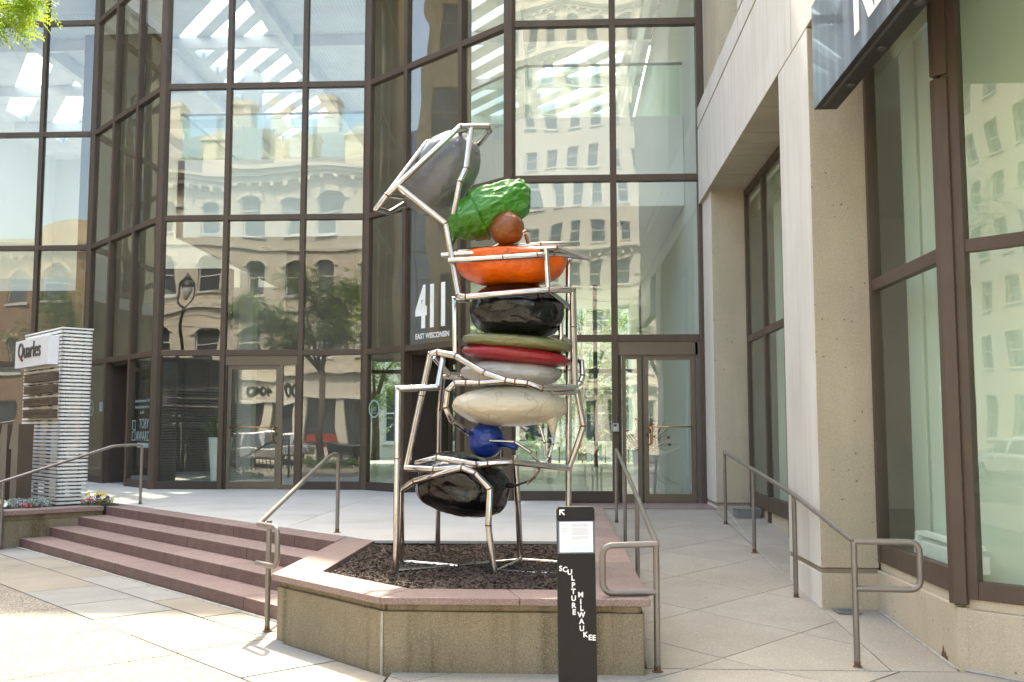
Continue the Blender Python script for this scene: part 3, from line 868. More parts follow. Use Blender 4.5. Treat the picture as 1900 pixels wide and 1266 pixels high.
handrail('ramp handrail beside the pale stone pillar', (2.08, 10.0, 0),
         [(2.17, 13.54, 1.32), (2.14, 11.4, 1.175), (2.09, 9.21, 1.035), (2.01, 7.09, 0.85)],
         [(2.01, 7.09, 0.85), (2.44, 7.05, 0.85), (2.44, 7.05, 0.53), (2.01, 7.09, 0.53)],
         [(2.165, 13.5, 0.37, 1.31), (2.14, 11.4, 0.25, 1.16), (2.09, 9.21, 0.12, 1.02), (2.01, 7.09, 0.0, 0.85)])

# ---------------------------------------------------------------- black information stele
st = thing('information_sign', 'narrow black information sign with white panel in front of the sculpture planter', 'sign', (0.09, 5.95, 0.0))
ang = R(9)
ca, sa = math.cos(ang), math.sin(ang)
def sp(x, d, z):
    """stele coordinates: x across, d out towards the viewer, z up; the face leans back slightly"""
    d2 = d - (z - 0.0) * 0.05
    return (0.09 + x * ca + d2 * sa * 1.0, 5.90 + x * sa - d2 * ca, z)
class StFrame:
    def pt(s, u, n, z): return sp(u, n, z)
stf = StFrame()
W = 0.112
b = MB()
prof = [(-W, 0.0), (W, 0.0), (W, 1.148), (W - 0.012, 1.166), (-W + 0.012, 1.166), (-W, 1.148)]
n = len(prof)
vsx = [sp(x, 0.0, z) for x, z in prof] + [sp(x, -0.035, z) for x, z in prof]
b.add(vsx, [tuple(range(n)), tuple(range(2 * n - 1, n - 1, -1))] + [(i, n + i, n + (i + 1) % n, (i + 1) % n) for i in range(n)])
b.build('post', 'stele_black', st, bevel=0.002)
b = MB(); b.fbox(stf, -W + 0.001, W - 0.001, 0.0, 0.004, 0.895, 1.083); b.build('panel_frame', 'stele_frame', st)
pn = MB().fbox(stf, -W + 0.012, W - 0.014, 0.004, 0.007, 0.903, 1.079).build('panel', 'paper', st)
ORG[pn] = ORG[st]
b = MB(); rs = random.Random(2)
for blk, (z0, nl) in enumerate(((1.066, 4), (1.04, 8), (0.992, 4))):
    for k in range(nl):
        z = z0 - k * 0.0055
        b.fbox(stf, -0.030, 0.078 - rs.random() * (0.05 if k == nl - 1 else 0.012), 0.0071, 0.0074, z, z + 0.0022)
for k in range(5):
    b.fbox(stf, -0.09, -0.055 + rs.random() * 0.01, 0.0071, 0.0074, 1.042 - k * 0.006, 1.0443 - k * 0.006)
b.build('print_lines', 'print_grey', pn)
MB().fbox(stf, -0.032, 0.092, 0.0071, 0.0074, 0.906, 0.938).build('print_panel', 'print_blue', pn)
b = MB()
b.tube([sp(-0.094, 0.009, 1.058), sp(-0.088, 0.009, 1.064), sp(-0.078, 0.009, 1.066), sp(-0.062, 0.009, 1.060), sp(-0.052, 0.009, 1.067)], 0.0012, 5)
b.build('print_mark', 'print_grey', pn)
b = MB()
b.add([sp(-0.1, 0.003, 1.150), sp(-0.069, 0.003, 1.151), sp(-0.069, 0.003, 1.143), sp(-0.0865, 0.003, 1.1425), sp(-0.066, 0.003, 1.1215), sp(-0.072, 0.003, 1.1155), sp(-0.092, 0.003, 1.1365), sp(-0.092, 0.003, 1.119), sp(-0.1, 0.003, 1.1185)], [(0, 8, 7, 6, 5, 4, 3, 2, 1)])
b.build('arrow', 'vinyl', st)
LET = [('S', 118, 458), ('C', 148, 465), ('U', 180, 483), ('L', 200, 522), ('P', 203, 568), ('T', 203, 610), ('U', 204, 655), ('R', 204, 702), ('E', 206, 745),
       ('M', 252, 632), ('I', 252, 678), ('L', 258, 720), ('W', 255, 763), ('A', 256, 806), ('U', 257, 852), ('K', 280, 893), ('E', 312, 912), ('E', 338, 915)]
for ch, x, y in LET:
    u = (x - 228) / 3.66 / 315.0
    z = 0.862 - (y - 400) / 3.66 / 315.0 + 0.0
    text_on('letter', ch, 0.0415, 'vinyl', st, stf, u, 0.002, z - 0.0145, extrude=0.001, bold=0.0012)
# ---------------------------------------------------------------- zig-zag glass atrium
atrium = thing('glass_building', 'zig-zag glass atrium in bronze framing behind the plaza, marked 411 East Wisconsin', 'building', (-6.0, 19.0, 0.5))
LEV = [0.5, 3.07, 5.67, 8.27, 10.87, 11.75]
FACETS = [
    ('A3', (-0.83, 15.92), (2.27, 15.92), [0, 1.68, 3.10]),
    ('B2', (-3.68, 18.60), (-0.83, 15.92), [0, 1.19, 2.72, 3.912]),
    ('A2', (-7.70, 18.60), (-3.68, 18.60), [0, 1.28, 2.77, 4.02]),
    ('B1', (-10.50, 21.55), (-7.70, 18.60), [0, 1.34, 2.72, 4.067]),
    ('A1', (-15.0, 21.55), (-10.50, 21.55), [0, 0.72, 2.0, 3.27, 4.5]),
    ('B0', (-18.0, 24.55), (-15.0, 21.55), [0, 1.4, 2.8, 4.243]),
]
FR = {}
rs = random.Random(31)
def pane(fr, u0, u1, z0, z1, m, parent, n=0.0, tilt=0.0035, name='pane'):
    a, c = rs.uniform(-tilt, tilt), rs.uniform(-tilt, tilt)
    P = [fr.pt(u0, n - a - c, z0), fr.pt(u1, n + a - c, z0), fr.pt(u1, n + a + c, z1), fr.pt(u0, n - a + c, z1)]
    return MB().add(P, [(0, 1, 2, 3)]).build(name, m, parent)

def door_leaf(fr, u0, u1, z0, z1, hinge_right=False, handle=True, stile=0.075):
    b = MB()
    b.fbox(fr, u0, u0 + stile, -0.045, 0.0, z0, z1); b.fbox(fr, u1 - stile, u1, -0.045, 0.0, z0, z1)
    b.fbox(fr, u0 + stile, u1 - stile, -0.042, -0.003, z1 - stile, z1); b.fbox(fr, u0 + stile, u1 - stile, -0.042, -0.003, z0, z0 + 0.13)
    d = b.build('door', 'door_bronze', atrium)
    ORG[d] = ORG[atrium]
    pane(fr, u0 + stile, u1 - stile, z0 + 0.13, z1 - stile, 'door_glass', d, n=-0.02, tilt=0.0)
    if handle:
        zb = 1.66
        MB().tube([fr.pt(u0 + 0.05, 0.03, zb), fr.pt(u1 - 0.05, 0.03, zb)], 0.012, 8).build('push_bar', 'copper', d, smooth=True)
        uh = (u0 + 0.05) if hinge_right else (u1 - 0.05)
        s = 0.07 if hinge_right else -0.07
        pts = arc([fr.pt(uh, 0.0, zb - 0.01), fr.pt(uh + s, 0.05, zb - 0.02), fr.pt(uh + s, 0.05, zb - 0.27), fr.pt(uh, 0.0, zb - 0.29)], 0.05, 4)
        MB().tube(pts, 0.014, 8).build('pull_handle', 'copper', d, smooth=True)
        MB().fbox(fr, uh - 0.02, uh + 0.02, 0.0, 0.008, zb - 0.16, zb - 0.1).build('lock', 'plastic_dark', d)
    return d

def recess(fr, u0, u1, z0, z1, depth):
    """an entrance set back between bronze side panels"""
    MB().fbox(fr, u0, u0 + 0.04, -depth, -0.08, z0, z1).build('jamb_panel', 'bronze_dark', atrium)
    MB().fbox(fr, u1 - 0.04, u1, -depth, -0.08, z0, z1).build('jamb_panel', 'bronze_dark', atrium)
    MB().fbox(fr, u0 + 0.04, u1 - 0.04, -depth, -0.08, z1 - 0.06, z1 - 0.003).build('soffit', 'bronze_dark', atrium)
    b = MB()
    for a in (u0 + 0.04, (u0 + u1) / 2 - 0.03, u1 - 0.10):
        b.fbox(fr, a, a + 0.06, -depth - 0.06, -depth, z0, z1 - 0.07)
    b.fbox(fr, u0 + 0.04, u1 - 0.04, -depth - 0.055, -depth - 0.005, z1 - 0.2, z1 - 0.07)
    d = b.build('door', 'bronze', atrium)
    ORG[d] = ORG[atrium]
    pane(fr, u0 + 0.1, (u0 + u1) / 2 - 0.03, z0, z1 - 0.2, 'door_glass', d, n=-depth - 0.03)
    pane(fr, (u0 + u1) / 2 + 0.03, u1 - 0.1, z0, z1 - 0.2, 'door_glass', d, n=-depth - 0.03)

for name, p0, p1, us in FACETS:
    fr = Frame(p0, p1); FR[name] = fr
    nb = len(us) - 1
    for i, u in enumerate(us):
        if i in (0, nb): continue
        MB().fbox(fr, u - 0.05, u + 0.05, -0.09, 0.06, LEV[0], LEV[-1]).build('mullion', 'bronze', atrium, bevel=0.006)
    for k, z in enumerate(LEV[1:], 1):
        MB().fbox(fr, 0.0, fr.L, -0.08, 0.05, z - 0.055, z + 0.055).build('transom', 'bronze', atrium, bevel=0.005)
    for i in range(nb):
        for k in range(len(LEV) - 1):
            u0, u1 = us[i] + 0.05, us[i + 1] - 0.05
            z0, z1 = LEV[k] + 0.055, LEV[k + 1] - 0.055
            if k == 0:
                if name in ('B1', 'B2') and i == 1:
                    recess(fr, u0 + 0.0, u1, PLAZA, z1, 0.95); continue
                if name == 'A2' and i == 1:
                    MB().fbox(fr, u0, u1, -0.07, 0.02, 2.83, z1).build('door_header', 'door_bronze', atrium)
                    MB().fbox(fr, u0, u0 + 0.045, -0.07, 0.02, PLAZA, 2.83).build('door_jamb', 'bronze_dark', atrium)
                    MB().fbox(fr, u0 + 1.06, u0 + 1.11, -0.07, 0.02, PLAZA, 2.83).build('door_jamb', 'door_bronze', atrium)
                    MB().fbox(fr, u1 - 0.04, u1, -0.07, 0.02, PLAZA, 2.83).build('door_jamb', 'bronze', atrium)
                    MB().fbox(fr, u0 + 1.11, u1 - 0.04, -0.07, 0.018, PLAZA, PLAZA + 0.09).build('base_rail', 'door_bronze', atrium)
                    door_leaf(fr, u0 + 0.05, u0 + 1.055, PLAZA + 0.015, 2.825)
                    pane(fr, u0 + 1.11, u1 - 0.04, PLAZA + 0.09, 2.83, 'door_glass', atrium, n=-0.02)
                    continue
                if name == 'A3' and i == 1:
                    MB().fbox(fr, u0, u1 - 0.06, -0.07, 0.03, 2.80, z1).build('door_header', 'door_bronze', atrium)
                    MB().fbox(fr, u1 - 0.1, u1 + 0.06, -0.09, 0.03, 0.45, 3.0).build('door_jamb', 'interior_dark', atrium)
                    MB().fbox(fr, u0, u0 + 0.05, -0.07, 0.02, 0.46, 2.80).build('door_jamb', 'bronze_dark', atrium)
                    door_leaf(fr, u0 + 0.06, u0 + 0.36, 0.475, 2.795, handle=False, stile=0.06)
                    MB().fbox(fr, u0 + 0.365, u0 + 0.395, -0.06, 0.005, 0.46, 2.80).build('door_jamb', 'plastic_dark', atrium)
                    door_leaf(fr, u0 + 0.40, u1 - 0.105, 0.475, 2.795, hinge_right=True)
                    continue
                MB().fbox(fr, u0, u1, -0.07, 0.045, PLAZA - 0.02, PLAZA + 0.15).build('base_rail', 'bronze_dark', atrium, bevel=0.004)
                z0 = PLAZA + 0.15
            pane(fr, u0, u1, z0, z1, 'pane_glass', atrium)
# corner posts where the facets meet
for p in ((-0.83, 15.92), (-3.68, 18.60), (-7.70, 18.60), (-10.5, 21.55), (-15.0, 21.55), (-18.0, 24.55)):
    b = MB()
    poly = [(p[0] + 0.105 * math.cos(R(22.5 + 45 * k)), p[1] + 0.105 * math.sin(R(22.5 + 45 * k))) for k in range(8)]
    b.prism(poly, PLAZA - 0.01, LEV[-1]); b.build('corner_post', 'bronze', atrium, bevel=0.008)
MB().box(2.20, 2.32, 15.84, 16.02, 0.45, LEV[-1]).build('corner_post', 'bronze', atrium, bevel=0.008)
# granite threshold in front of the ramp door
MB().box(0.14, 2.26, 14.9, 15.95, 0.3, 0.468).build('threshold', 'granite', atrium, bevel=0.004)

# lettering on the glass
f2 = FR['B2']
o = text_on('vinyl_lettering', '411', 1.0, 'vinyl', atrium, f2, 1.96, 0.012, 3.44, extrude=0.001, bold=0.042, sx=0.6, shear=0.0, space=1.0)
text_on('vinyl_lettering', 'EAST WISCONSIN', 0.135, 'vinyl', atrium, f2, 1.965, 0.012, 3.215, extrude=0.001, bold=0.003, sx=0.86)
f1 = FR['B1']
for body, size, z in (('Awarded the International TOBY', 0.085, 2.15), ('Outstanding Building of the Year', 0.085, 2.03), ('for 2007', 0.085, 1.92), ('TOBY', 0.27, 1.64), ('AWARDS', 0.27, 1.40)):
    text_on('vinyl_lettering', body, size, 'vinyl_teal', atrium, f1, 3.42 + (0.12 if size > 0.2 else 0), 0.012, z, extrude=0.001, sx=0.72 if size > 0.2 else 0.66)
MB().fbox(f1, 3.22, 3.92, 0.011, 0.013, 1.27, 1.36).build('vinyl_panel', 'vinyl_teal', atrium)
b = MB()
for (a, c, e, g) in ((2.92, 3.1, 1.78, 1.80), (3.08, 3.1, 1.62, 1.8), (2.92, 2.94, 1.62, 1.78), (2.98, 3.1, 1.6, 1.62), (2.92, 2.94, 1.40, 1.58), (2.94, 3.02, 1.56, 1.58), (2.94, 3.1, 1.40, 1.42), (3.08, 3.1, 1.42, 1.6)):
    b.fbox(f1, a, c, 0.011, 0.013, e, g)
b.build('vinyl_panel', 'vinyl_teal', atrium)
def seal(fr, u, z, r):
    b = MB()
    for q in range(32):
        a0, a1 = 2 * math.pi * q / 32, 2 * math.pi * (q + 1) / 32
        b.add([fr.pt(u + r * math.cos(a0), 0.012, z + r * math.sin(a0)), fr.pt(u + r * math.cos(a1), 0.012, z + r * math.sin(a1)), fr.pt(u + 0.8 * r * math.cos(a1), 0.012, z + 0.8 * r * math.sin(a1)), fr.pt(u + 0.8 * r * math.cos(a0), 0.012, z + 0.8 * r * math.sin(a0))], [(3, 2, 1, 0)])
    b.fbox(fr, u - 0.35 * r, u + 0.35 * r, 0.011, 0.013, z - 0.5 * r, z - 0.42 * r)
    b.build('vinyl_seal', 'vinyl_teal', atrium)
    text_on('vinyl_seal', 'LEED', 0.36 * r * 1.6, 'vinyl_teal', atrium, fr, u, 0.012, z - 0.2 * r, extrude=0.001, sx=0.7)
seal(f2, 0.29, 2.0, 0.17); seal(f1, 0.42, 2.08, 0.17)
MB().fbox(f1, 0.95, 1.15, 0.011, 0.013, 2.0, 2.2).build('vinyl_panel', 'vinyl_teal', atrium)

# ---------------------------------------------------------------- atrium roof with slanted skylights
ZR0, ZR1 = 11.72, 11.98
def front(x):
    pts = [(-19, 25.4), (-18, 24.4), (-15, 21.4), (-10.5, 21.4), (-7.64, 18.45), (-3.74, 18.45), (-0.89, 15.77), (2.35, 15.77)]
    for (a, ya), (b_, yb) in zip(pts, pts[1:]):
        if a <= x <= b_: return ya + (yb - ya) * (x - a) / (b_ - a)
    return 15.77
BACK = 36.0
cuts = [-19, -18, -17.6, -15, -14.1, -10.5, -9.8, -7.64, -7.4, -3.74, -3.6, -1.3, -0.89, -0.7, 1.7, 2.35]
BANDS = [(-9.8, -7.4, 1.55, 0.62, 1.12, 23.2, 9), (-17.6, -14.1, 2.5, 1.25, 2.5, 28.2, 3), (-3.6, -1.3, 1.5, 0.5, 1.2, 23.4, 8), (-0.7, 1.7, 1.5, 0.9, 1.5, 26.5, 5)]
b = MB()
def strip(x0, x1):
    b.prism([(x0, front(x0)), (x1, front(x1)), (x1, BACK), (x0, BACK)], ZR0, ZR1)
done = []
for x0, x1 in zip(cuts, cuts[1:]):
    if not any(B[0] - 0.01 <= x0 and x1 <= B[1] + 0.01 for B in BANDS): strip(x0, x1)
for (x0, x1, sl, w, pitch, y0, n) in BANDS:
    edge = [(front(x0), front(x1))]
    for k in range(n):
        yc = y0 + k * pitch
        edge.append((yc + sl - w / 2, yc - sl - w / 2)); edge.append((yc + sl + w / 2, yc - sl + w / 2))
    edge.append((BACK, BACK))
    for k in range(0, len(edge), 2):
        (a0, a1), (c0, c1) = edge[k], edge[k + 1]
        b.prism([(x0, a0), (x1, a1), (x1, c1), (x0, c0)], ZR0, ZR1)
    for k in range(1, len(edge) - 1, 2):
        (a0, a1), (c0, c1) = edge[k], edge[k + 1]
        MB().add([(x0, a0, ZR1 - 0.05), (x1, a1, ZR1 - 0.05), (x1, c1, ZR1 - 0.05), (x0, c0, ZR1 - 0.05)], [(0, 1, 2, 3)]).build('skylight_pane', 'sky_glass', atrium)
b.build('roof', 'roof_metal', atrium)
b = MB()
for i in range(150):
    y = 22.0 + i * 0.092
    pass
for x in (-13.4, -10.4, -6.9, -4.3, -1.0, 2.0):
    b.box(x - 0.08, x + 0.08, front(x) + 0.5, BACK, ZR0 - 0.38, ZR0 - 0.002)
for y in (24.6, 28.0, 31.4):
    b.box(-18, 2.3, y - 0.07, y + 0.07, ZR0 - 0.30, ZR0 - 0.003)
b.build('roof_beam', 'roof_metal', atrium)
b = MB()
for i in range(90):
    x = -13.9 + i * 0.045 * 2
    if x > -10.0: break
    b.box(x, x + 0.045, 23.0, 35.5, ZR0 - 0.015, ZR0 - 0.004)
for i in range(90):
    x = -7.2 + i * 0.09
    if x > -3.7: break
    b.box(x, x + 0.045, 19.6, 35.5, ZR0 - 0.015, ZR0 - 0.004)
b.build('deck_ribs', 'roof_metal', atrium)
for name, p0, p1, us in FACETS:
    fr = FR[name]
    MB().fbox(fr, 0, fr.L, -0.12, 0.09, LEV[-1] + 0.056, ZR1 + 0.0).build('eaves_fascia', 'bronze', atrium)
    MB().fbox(fr, 0, fr.L, -0.30, 0.02, ZR1 + 0.005, 17.2).build('sun_blocking_wall', 'wing_smooth', atrium)  # unseen wall, added to keep the sun off the plaza and sculpture

# ---------------------------------------------------------------- rooms inside the atrium
structure('floor', MB().prism([(-18.1, 24.6), (-15.0, 21.6), (-10.5, 21.6), (-7.7, 18.65), (-3.68, 18.65), (-0.83, 15.97), (2.4, 15.97), (2.4, BACK), (-18.1, BACK)], 0.3, PLAZA + 0.006), 'interior_floor')
inr = atrium
MB().box(-19.1, -18.95, 25.3, BACK, 0.3, ZR0).build('wall', 'interior_white', inr)
MB().box(2.40, 2.55, 16.05, BACK, 0.3, ZR0).build('wall', 'interior_white', inr)
MB().box(-18.95, 2.4, BACK - 0.15, BACK, 6.3, ZR0).build('wall', 'interior_white', inr)
MB().box(-18.95, -7.4, 29.8, 30.0, 0.3, 5.95).build('wall', 'interior_grey', inr)  # grey stands in for shade reflected in the lower panes
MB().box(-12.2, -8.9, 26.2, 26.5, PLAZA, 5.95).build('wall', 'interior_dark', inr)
MB().box(-6.6, -4.9, 23.4, 25.4, PLAZA, 5.93).build('wall', 'interior_dark', inr)  # dark colour stands in for the dimness under the balcony
MB().box(-18.9, -10.4, 23.6, 23.8, PLAZA, 5.0).build('wall', 'interior_dark', inr)  # dark sheet added so the lower panes look dark
MB().box(-18.9, -10.4, 23.6, 29.7, 5.0, 5.3).build('balcony_floor', 'interior_white', inr)
mat('backing_brown', (0.2, 0.155, 0.1), (0.15, 0.115, 0.075), 1.2, 0.6)
MB().box(-4.05, -2.0, 20.7, 21.8, 3.1, ZR0 - 0.4).build('dark_backing', 'backing_brown', inr)  # dark block added behind the canted glass so its reflections show
MB().box(-11.7, -9.7, 23.3, 23.55, PLAZA, ZR0 - 0.4).build('dark_backing', 'backing_brown', inr)  # second added block, darkening the view through the other canted facet
# balcony
BAL = [(-8.7, 26.5), (-8.7, 21.85), (-3.05, 21.85), (-0.75, 19.15), (2.39, 19.15)]
for p0, p1 in zip(BAL, BAL[1:]):
    if p0[0] == p1[0]:
        fr = Frame(p0, p1)
    else:
        fr = Frame(p0, p1)
    MB().fbox(fr, 0.0, fr.L, -0.16, 0.0, 5.94, 7.72).build('balcony_front', 'interior_white', inr)
    pane(fr, 0.05, fr.L - 0.05, 7.72, 8.78, 'clear_glass', inr, n=-0.08, tilt=0.0, name='balustrade_pane')
    MB().tube([fr.pt(0, -0.08, 8.8), fr.pt(fr.L, -0.08, 8.8)], 0.03, 8).build('balustrade_rail', 'plastic_grey', inr, smooth=True)
MB().prism([(-8.7, 22.02), (-3.0, 22.02), (-0.7, 19.32), (2.39, 19.32), (2.39, BACK - 0.2), (-8.7, BACK - 0.2)], 5.95, 6.25).build('balcony_floor', 'interior_white', inr)
for x, y in ((-7.0, 23.2), (-4.2, 23.2), (-1.2, 21.2), (1.2, 20.8), (0.0, 24.0), (-2.8, 25.0)):
    MB().lathe((x, y, 5.90), [(0.10, 0.0), (0.12, 0.05)], 14).build('downlight', 'interior_grey', inr)
MB().box(-8.9, -8.5, 27.0, 27.4, PLAZA, ZR0).build('column', 'interior_white', inr)
MB().box(-3.4, -3.0, 24.5, 24.9, PLAZA, 5.94).build('column', 'interior_white', inr)
# glazed rear wall
frr = Frame((-7.3, 30.0), (2.4, 30.0))
for i in range(8):
    u = i * frr.L / 7
    MB().fbox(frr, u - 0.06, u + 0.06, -0.08, 0.08, PLAZA, 5.94).build('mullion', 'bronze', inr)
MB().fbox(frr, 0, frr.L, -0.06, 0.06, 3.3, 3.42).build('transom', 'bronze', inr)
for i in range(7):
    u0, u1 = i * frr.L / 7 + 0.06, (i + 1) * frr.L / 7 - 0.06
    pane(frr, u0, u1, PLAZA, 3.3, 'clear_glass', inr); pane(frr, u0, u1, 3.42, 5.94, 'clear_glass', inr)

# indoor planters
def pot_plant(label, x, y, flower=None, seed=1, pot_m='interior_white', h=0.75):
    t = thing('potted_plant', label, 'plant', (x, y, PLAZA + 0.006))
    MB().lathe((x, y, PLAZA + 0.006), [(0.17, 0.0), (0.24, h), (0.21, h), (0.2, h - 0.06)], 20).build('pot', pot_m, t, smooth=True, auto=40)
    q = random.Random(seed); b = MB(); f = MB()
    for k in range(130):
        a, e = q.uniform(0, 6.28), q.uniform(0.3, 1.5)
        L = q.uniform(0.3, 0.75)
        base = Vector((x + 0.08 * math.cos(a), y + 0.08 * math.sin(a), PLAZA + h - 0.03))
        d = Vector((math.cos(a) * math.cos(e), math.sin(a) * math.cos(e), math.sin(e)))
        tip = base + d * L + Vector((0, 0, -0.25 * L * math.cos(e)))
        mid = base + d * L * 0.55
        sdir = d.cross(Vector((0, 0, 1))).normalized() * q.uniform(0.012, 0.03)
        b.add([base, mid - sdir, tip, mid + sdir], [(0, 1, 2, 3)])
        if flower and k % 6 == 0:
            f.lathe(tip, [(0.004, -0.02), (0.03, 0.0), (0.035, 0.015), (0.01, 0.03)], 7)
    b.build('leaves', 'leaf_dark', t)
    if flower: f.build('blossoms', flower, t)
pot_plant('white pot of pink flowers behind the ramp door', 1.45, 17.4, 'petal_red', 3)
pot_plant('tall white pot with green plant behind the glass next to the plaza door', -7.05, 20.4, None, 5, h=0.95)

# intercom on the bronze post by the ramp door
kp = thing('intercom', 'small grey intercom keypad on the bronze post beside the ramp door', 'intercom', (0.85, 15.84, 1.6))
MB().box(0.80, 0.90, 15.82, 15.86, 1.585, 1.715).build('housing', 'plastic_grey', kp, bevel=0.006)
MB().box(0.815, 0.865, 15.815, 15.82, 1.67, 1.70).build('display', 'plastic_dark', kp)
b = MB()
for i in range(3):
    for j in range(3): b.box(0.822 + i * 0.018, 0.833 + i * 0.018, 15.815, 15.82, 1.605 + j * 0.017, 1.616 + j * 0.017)
b.build('buttons', 'sign_white', kp)

# ---------------------------------------------------------------- stone wing with deep windows
wing = thing('stone_building', 'tan concrete office wing with deep-set bronze windows along the ramp', 'building', (2.7, 9.5, 0.0))
def wbox(name, m, x0, x1, y0, y1, z0, z1, bevel=0.006):
    return MB().box(x0, x1, y0, y1, z0, z1).build(name, m, wing, bevel=bevel)
# near pillar: smooth face towards the plaza, pitted face towards the street
def pillar(x0, x1, y0, y1, z0, zt, zg):
    for a, b_, g in ((z0, zg, 0.0), (zg, zg + 0.04, 0.014), (zg + 0.045, zt, 0.0)):
        mb = MB()
        X0, Y0 = x0 + g, y0 + g
        mb.box(X0, x1, Y0, y1, a, b_)
        mb.mi = [0, 0, 0, 0, 0, 1]       # last face of the box looks along -x
        o = mb.build('pillar', ['wing_concrete', 'wing_smooth'] if not g else ['groove', 'groove'], wing, bevel=0.008 if not g else 0)
pillar(2.20, 2.69, 8.75, 9.93, 0.0, 5.195, 0.40)
pillar(2.26, 2.80, 14.92, 15.83, 0.3, 5.30, 0.5)
# spandrel courses
def course(y0, y1, z0, z1, x0=2.20, x1=2.95):
    mb = MB(); mb.box(x0, x1, y0, y1, z0, z1); mb.mi = [0, 0, 0, 0, 0, 1]
    mb.build('spandrel_panel', ['wing_concrete', 'wing_smooth'], wing, bevel=0.008)
ys = [4.0, 6.3, 9.35, 12.4, 15.81]
for y0, y1 in zip(ys, ys[1:]):
    course(y0 + 0.008, y1 - 0.008, 5.205, 6.425)
for y0, y1 in ((4.0, 8.6), (8.6, 12.1), (12.1, 15.81)):
    course(y0 + 0.006, y1 - 0.006, 6.45, 6.775)
wbox('joint_backing', 'groove', 2.222, 2.90, 4.0, 15.8, 5.21, 6.8, 0)
course(4.0, 9.34, 6.80, 9.6); course(9.36, 12.1, 6.80, 9.6); course(4.0, 9.34, 9.62, 13.4); course(9.36, 15.81, 9.62, 13.4)
mb = MB(); mb.box(2.33, 2.95, 14.3, 15.81, 6.80, 9.6); mb.build('pillar', 'wing_concrete', wing)
fru = Frame((2.75, 14.3), (2.75, 12.12))
pane(fru, 0, fru.L, 6.80, 9.6, 'wing_glass', wing)
# soffit joints
for k in range(6):
    wbox('soffit_joint', 'caulk', 2.23, 2.74, 9.95 + 1.0 * k, 9.965 + 1.0 * k, 5.199, 5.206, 0)
# recessed window between the pillars
frw = Frame((2.78, 14.92), (2.78, 9.93))
for u in (0.04, 1.28, 2.52, 3.76, 4.95):
    MB().fbox(frw, u - 0.04, u + 0.04, -0.05, 0.03, 0.2, 5.2).build('mullion', 'bronze', wing, bevel=0.004)
for z, h in ((0.62, 0.1), (2.95, 0.05), (5.15, 0.05)):
    MB().fbox(frw, 0, frw.L, -0.045, 0.025, z - h, z + h).build('transom', 'bronze', wing, bevel=0.004)
for a, c in zip((0.08, 1.32, 2.56, 3.80), (1.24, 2.48, 3.72, 4.91)):
    pane(frw, a, c, 0.72, 2.9, 'wing_glass', wing); pane(frw, a, c, 3.0, 5.1, 'wing_glass', wing)
MB().fbox(frw, 0, frw.L, -0.15, -0.01, 0.0, 0.52).build('base_wall', 'wing_concrete', wing)
# near window and its canted neighbour
CX, CY = 2.67, 7.05
frn = Frame((CX, 8.75), (CX, CY))
frd = Frame((CX, CY), (CX + 2.4, CY - 2.4))
b = MB(); b.fbox(frn, 0, frn.L - 0.012, -0.3, 0.0, -0.05, 0.43); b.fbox(frn, 0, frn.L - 0.012, -0.3, -0.03, 0.43, 0.50)
b.build('base_wall', 'wing_concrete', wing, bevel=0.006)
b = MB(); b.fbox(frd, 0.05, frd.L, -0.3, 0.0, -0.05, 0.41); b.fbox(frd, 0.05, frd.L, -0.3, -0.03, 0.41, 0.48)
b.build('base_wall', 'wing_concrete', wing, bevel=0.006)
MB().prism([(CX - 0.001, CY + 0.01), (CX + 0.001, CY - 0.02), (CX + 0.05, CY - 0.055), (CX + 0.2, CY - 0.05), (CX + 0.2, CY + 0.01)], -0.05, 0.42).build('base_wall', 'wing_concrete', wing)
for z0, z1 in ((0.50, 0.66), (2.81, 2.91), (5.1, 5.2)):
    MB().fbox(frn, 0.0, frn.L, -0.09, -0.015, z0, z1).build('transom', 'bronze', wing, bevel=0.004)
for z0, z1 in ((0.48, 0.60), (2.84, 2.93), (5.1, 5.2)):
    MB().fbox(frd, 0.0, frd.L, -0.09, -0.015, z0, z1).build('transom', 'bronze', wing, bevel=0.004)
MB().fbox(frn, 0.0, 0.055, -0.1, -0.005, 0.50, 5.2).build('mullion', 'bronze', wing, bevel=0.004)
MB().fbox(frn, frn.L - 0.06, frn.L, -0.1, -0.005, 0.50, 5.2).build('mullion', 'bronze', wing, bevel=0.004)
MB().fbox(frd, 0.03, 0.15, -0.1, -0.005, 0.48, 5.2).build('mullion', 'bronze', wing, bevel=0.004)
MB().fbox(frd, 2.2, 2.3, -0.1, -0.005, 0.48, 5.2).build('mullion', 'bronze', wing, bevel=0.004)
pz_ = [(CX - 0.035, CY + 0.03), (CX - 0.02, CY - 0.02), (CX + 0.045, CY - 0.07), (CX + 0.075, CY - 0.045), (CX + 0.02, CY + 0.06)]
for z0, z1 in ((0.44, 4.10), (4.125, 6.0)):
    MB().prism(pz_[::-1] if area(pz_) < 0 else pz_, z0, z1).build('corner_post', 'bronze', wing, bevel=0.006)
for z0, z1 in ((0.66, 2.81), (2.91, 5.1)):
    pane(frn, 0.05, frn.L - 0.05, z0, z1, 'wing_glass', wing, n=-0.05)
for z0, z1 in ((0.60, 2.84), (2.93, 5.1)):
    pane(frd, 0.12, 2.2, z0, z1, 'wing_glass', wing, n=-0.05)
wbox('wall', 'wing_concrete', 4.9, 5.2, 2.0, 4.8, 0.0, 13.4, 0)
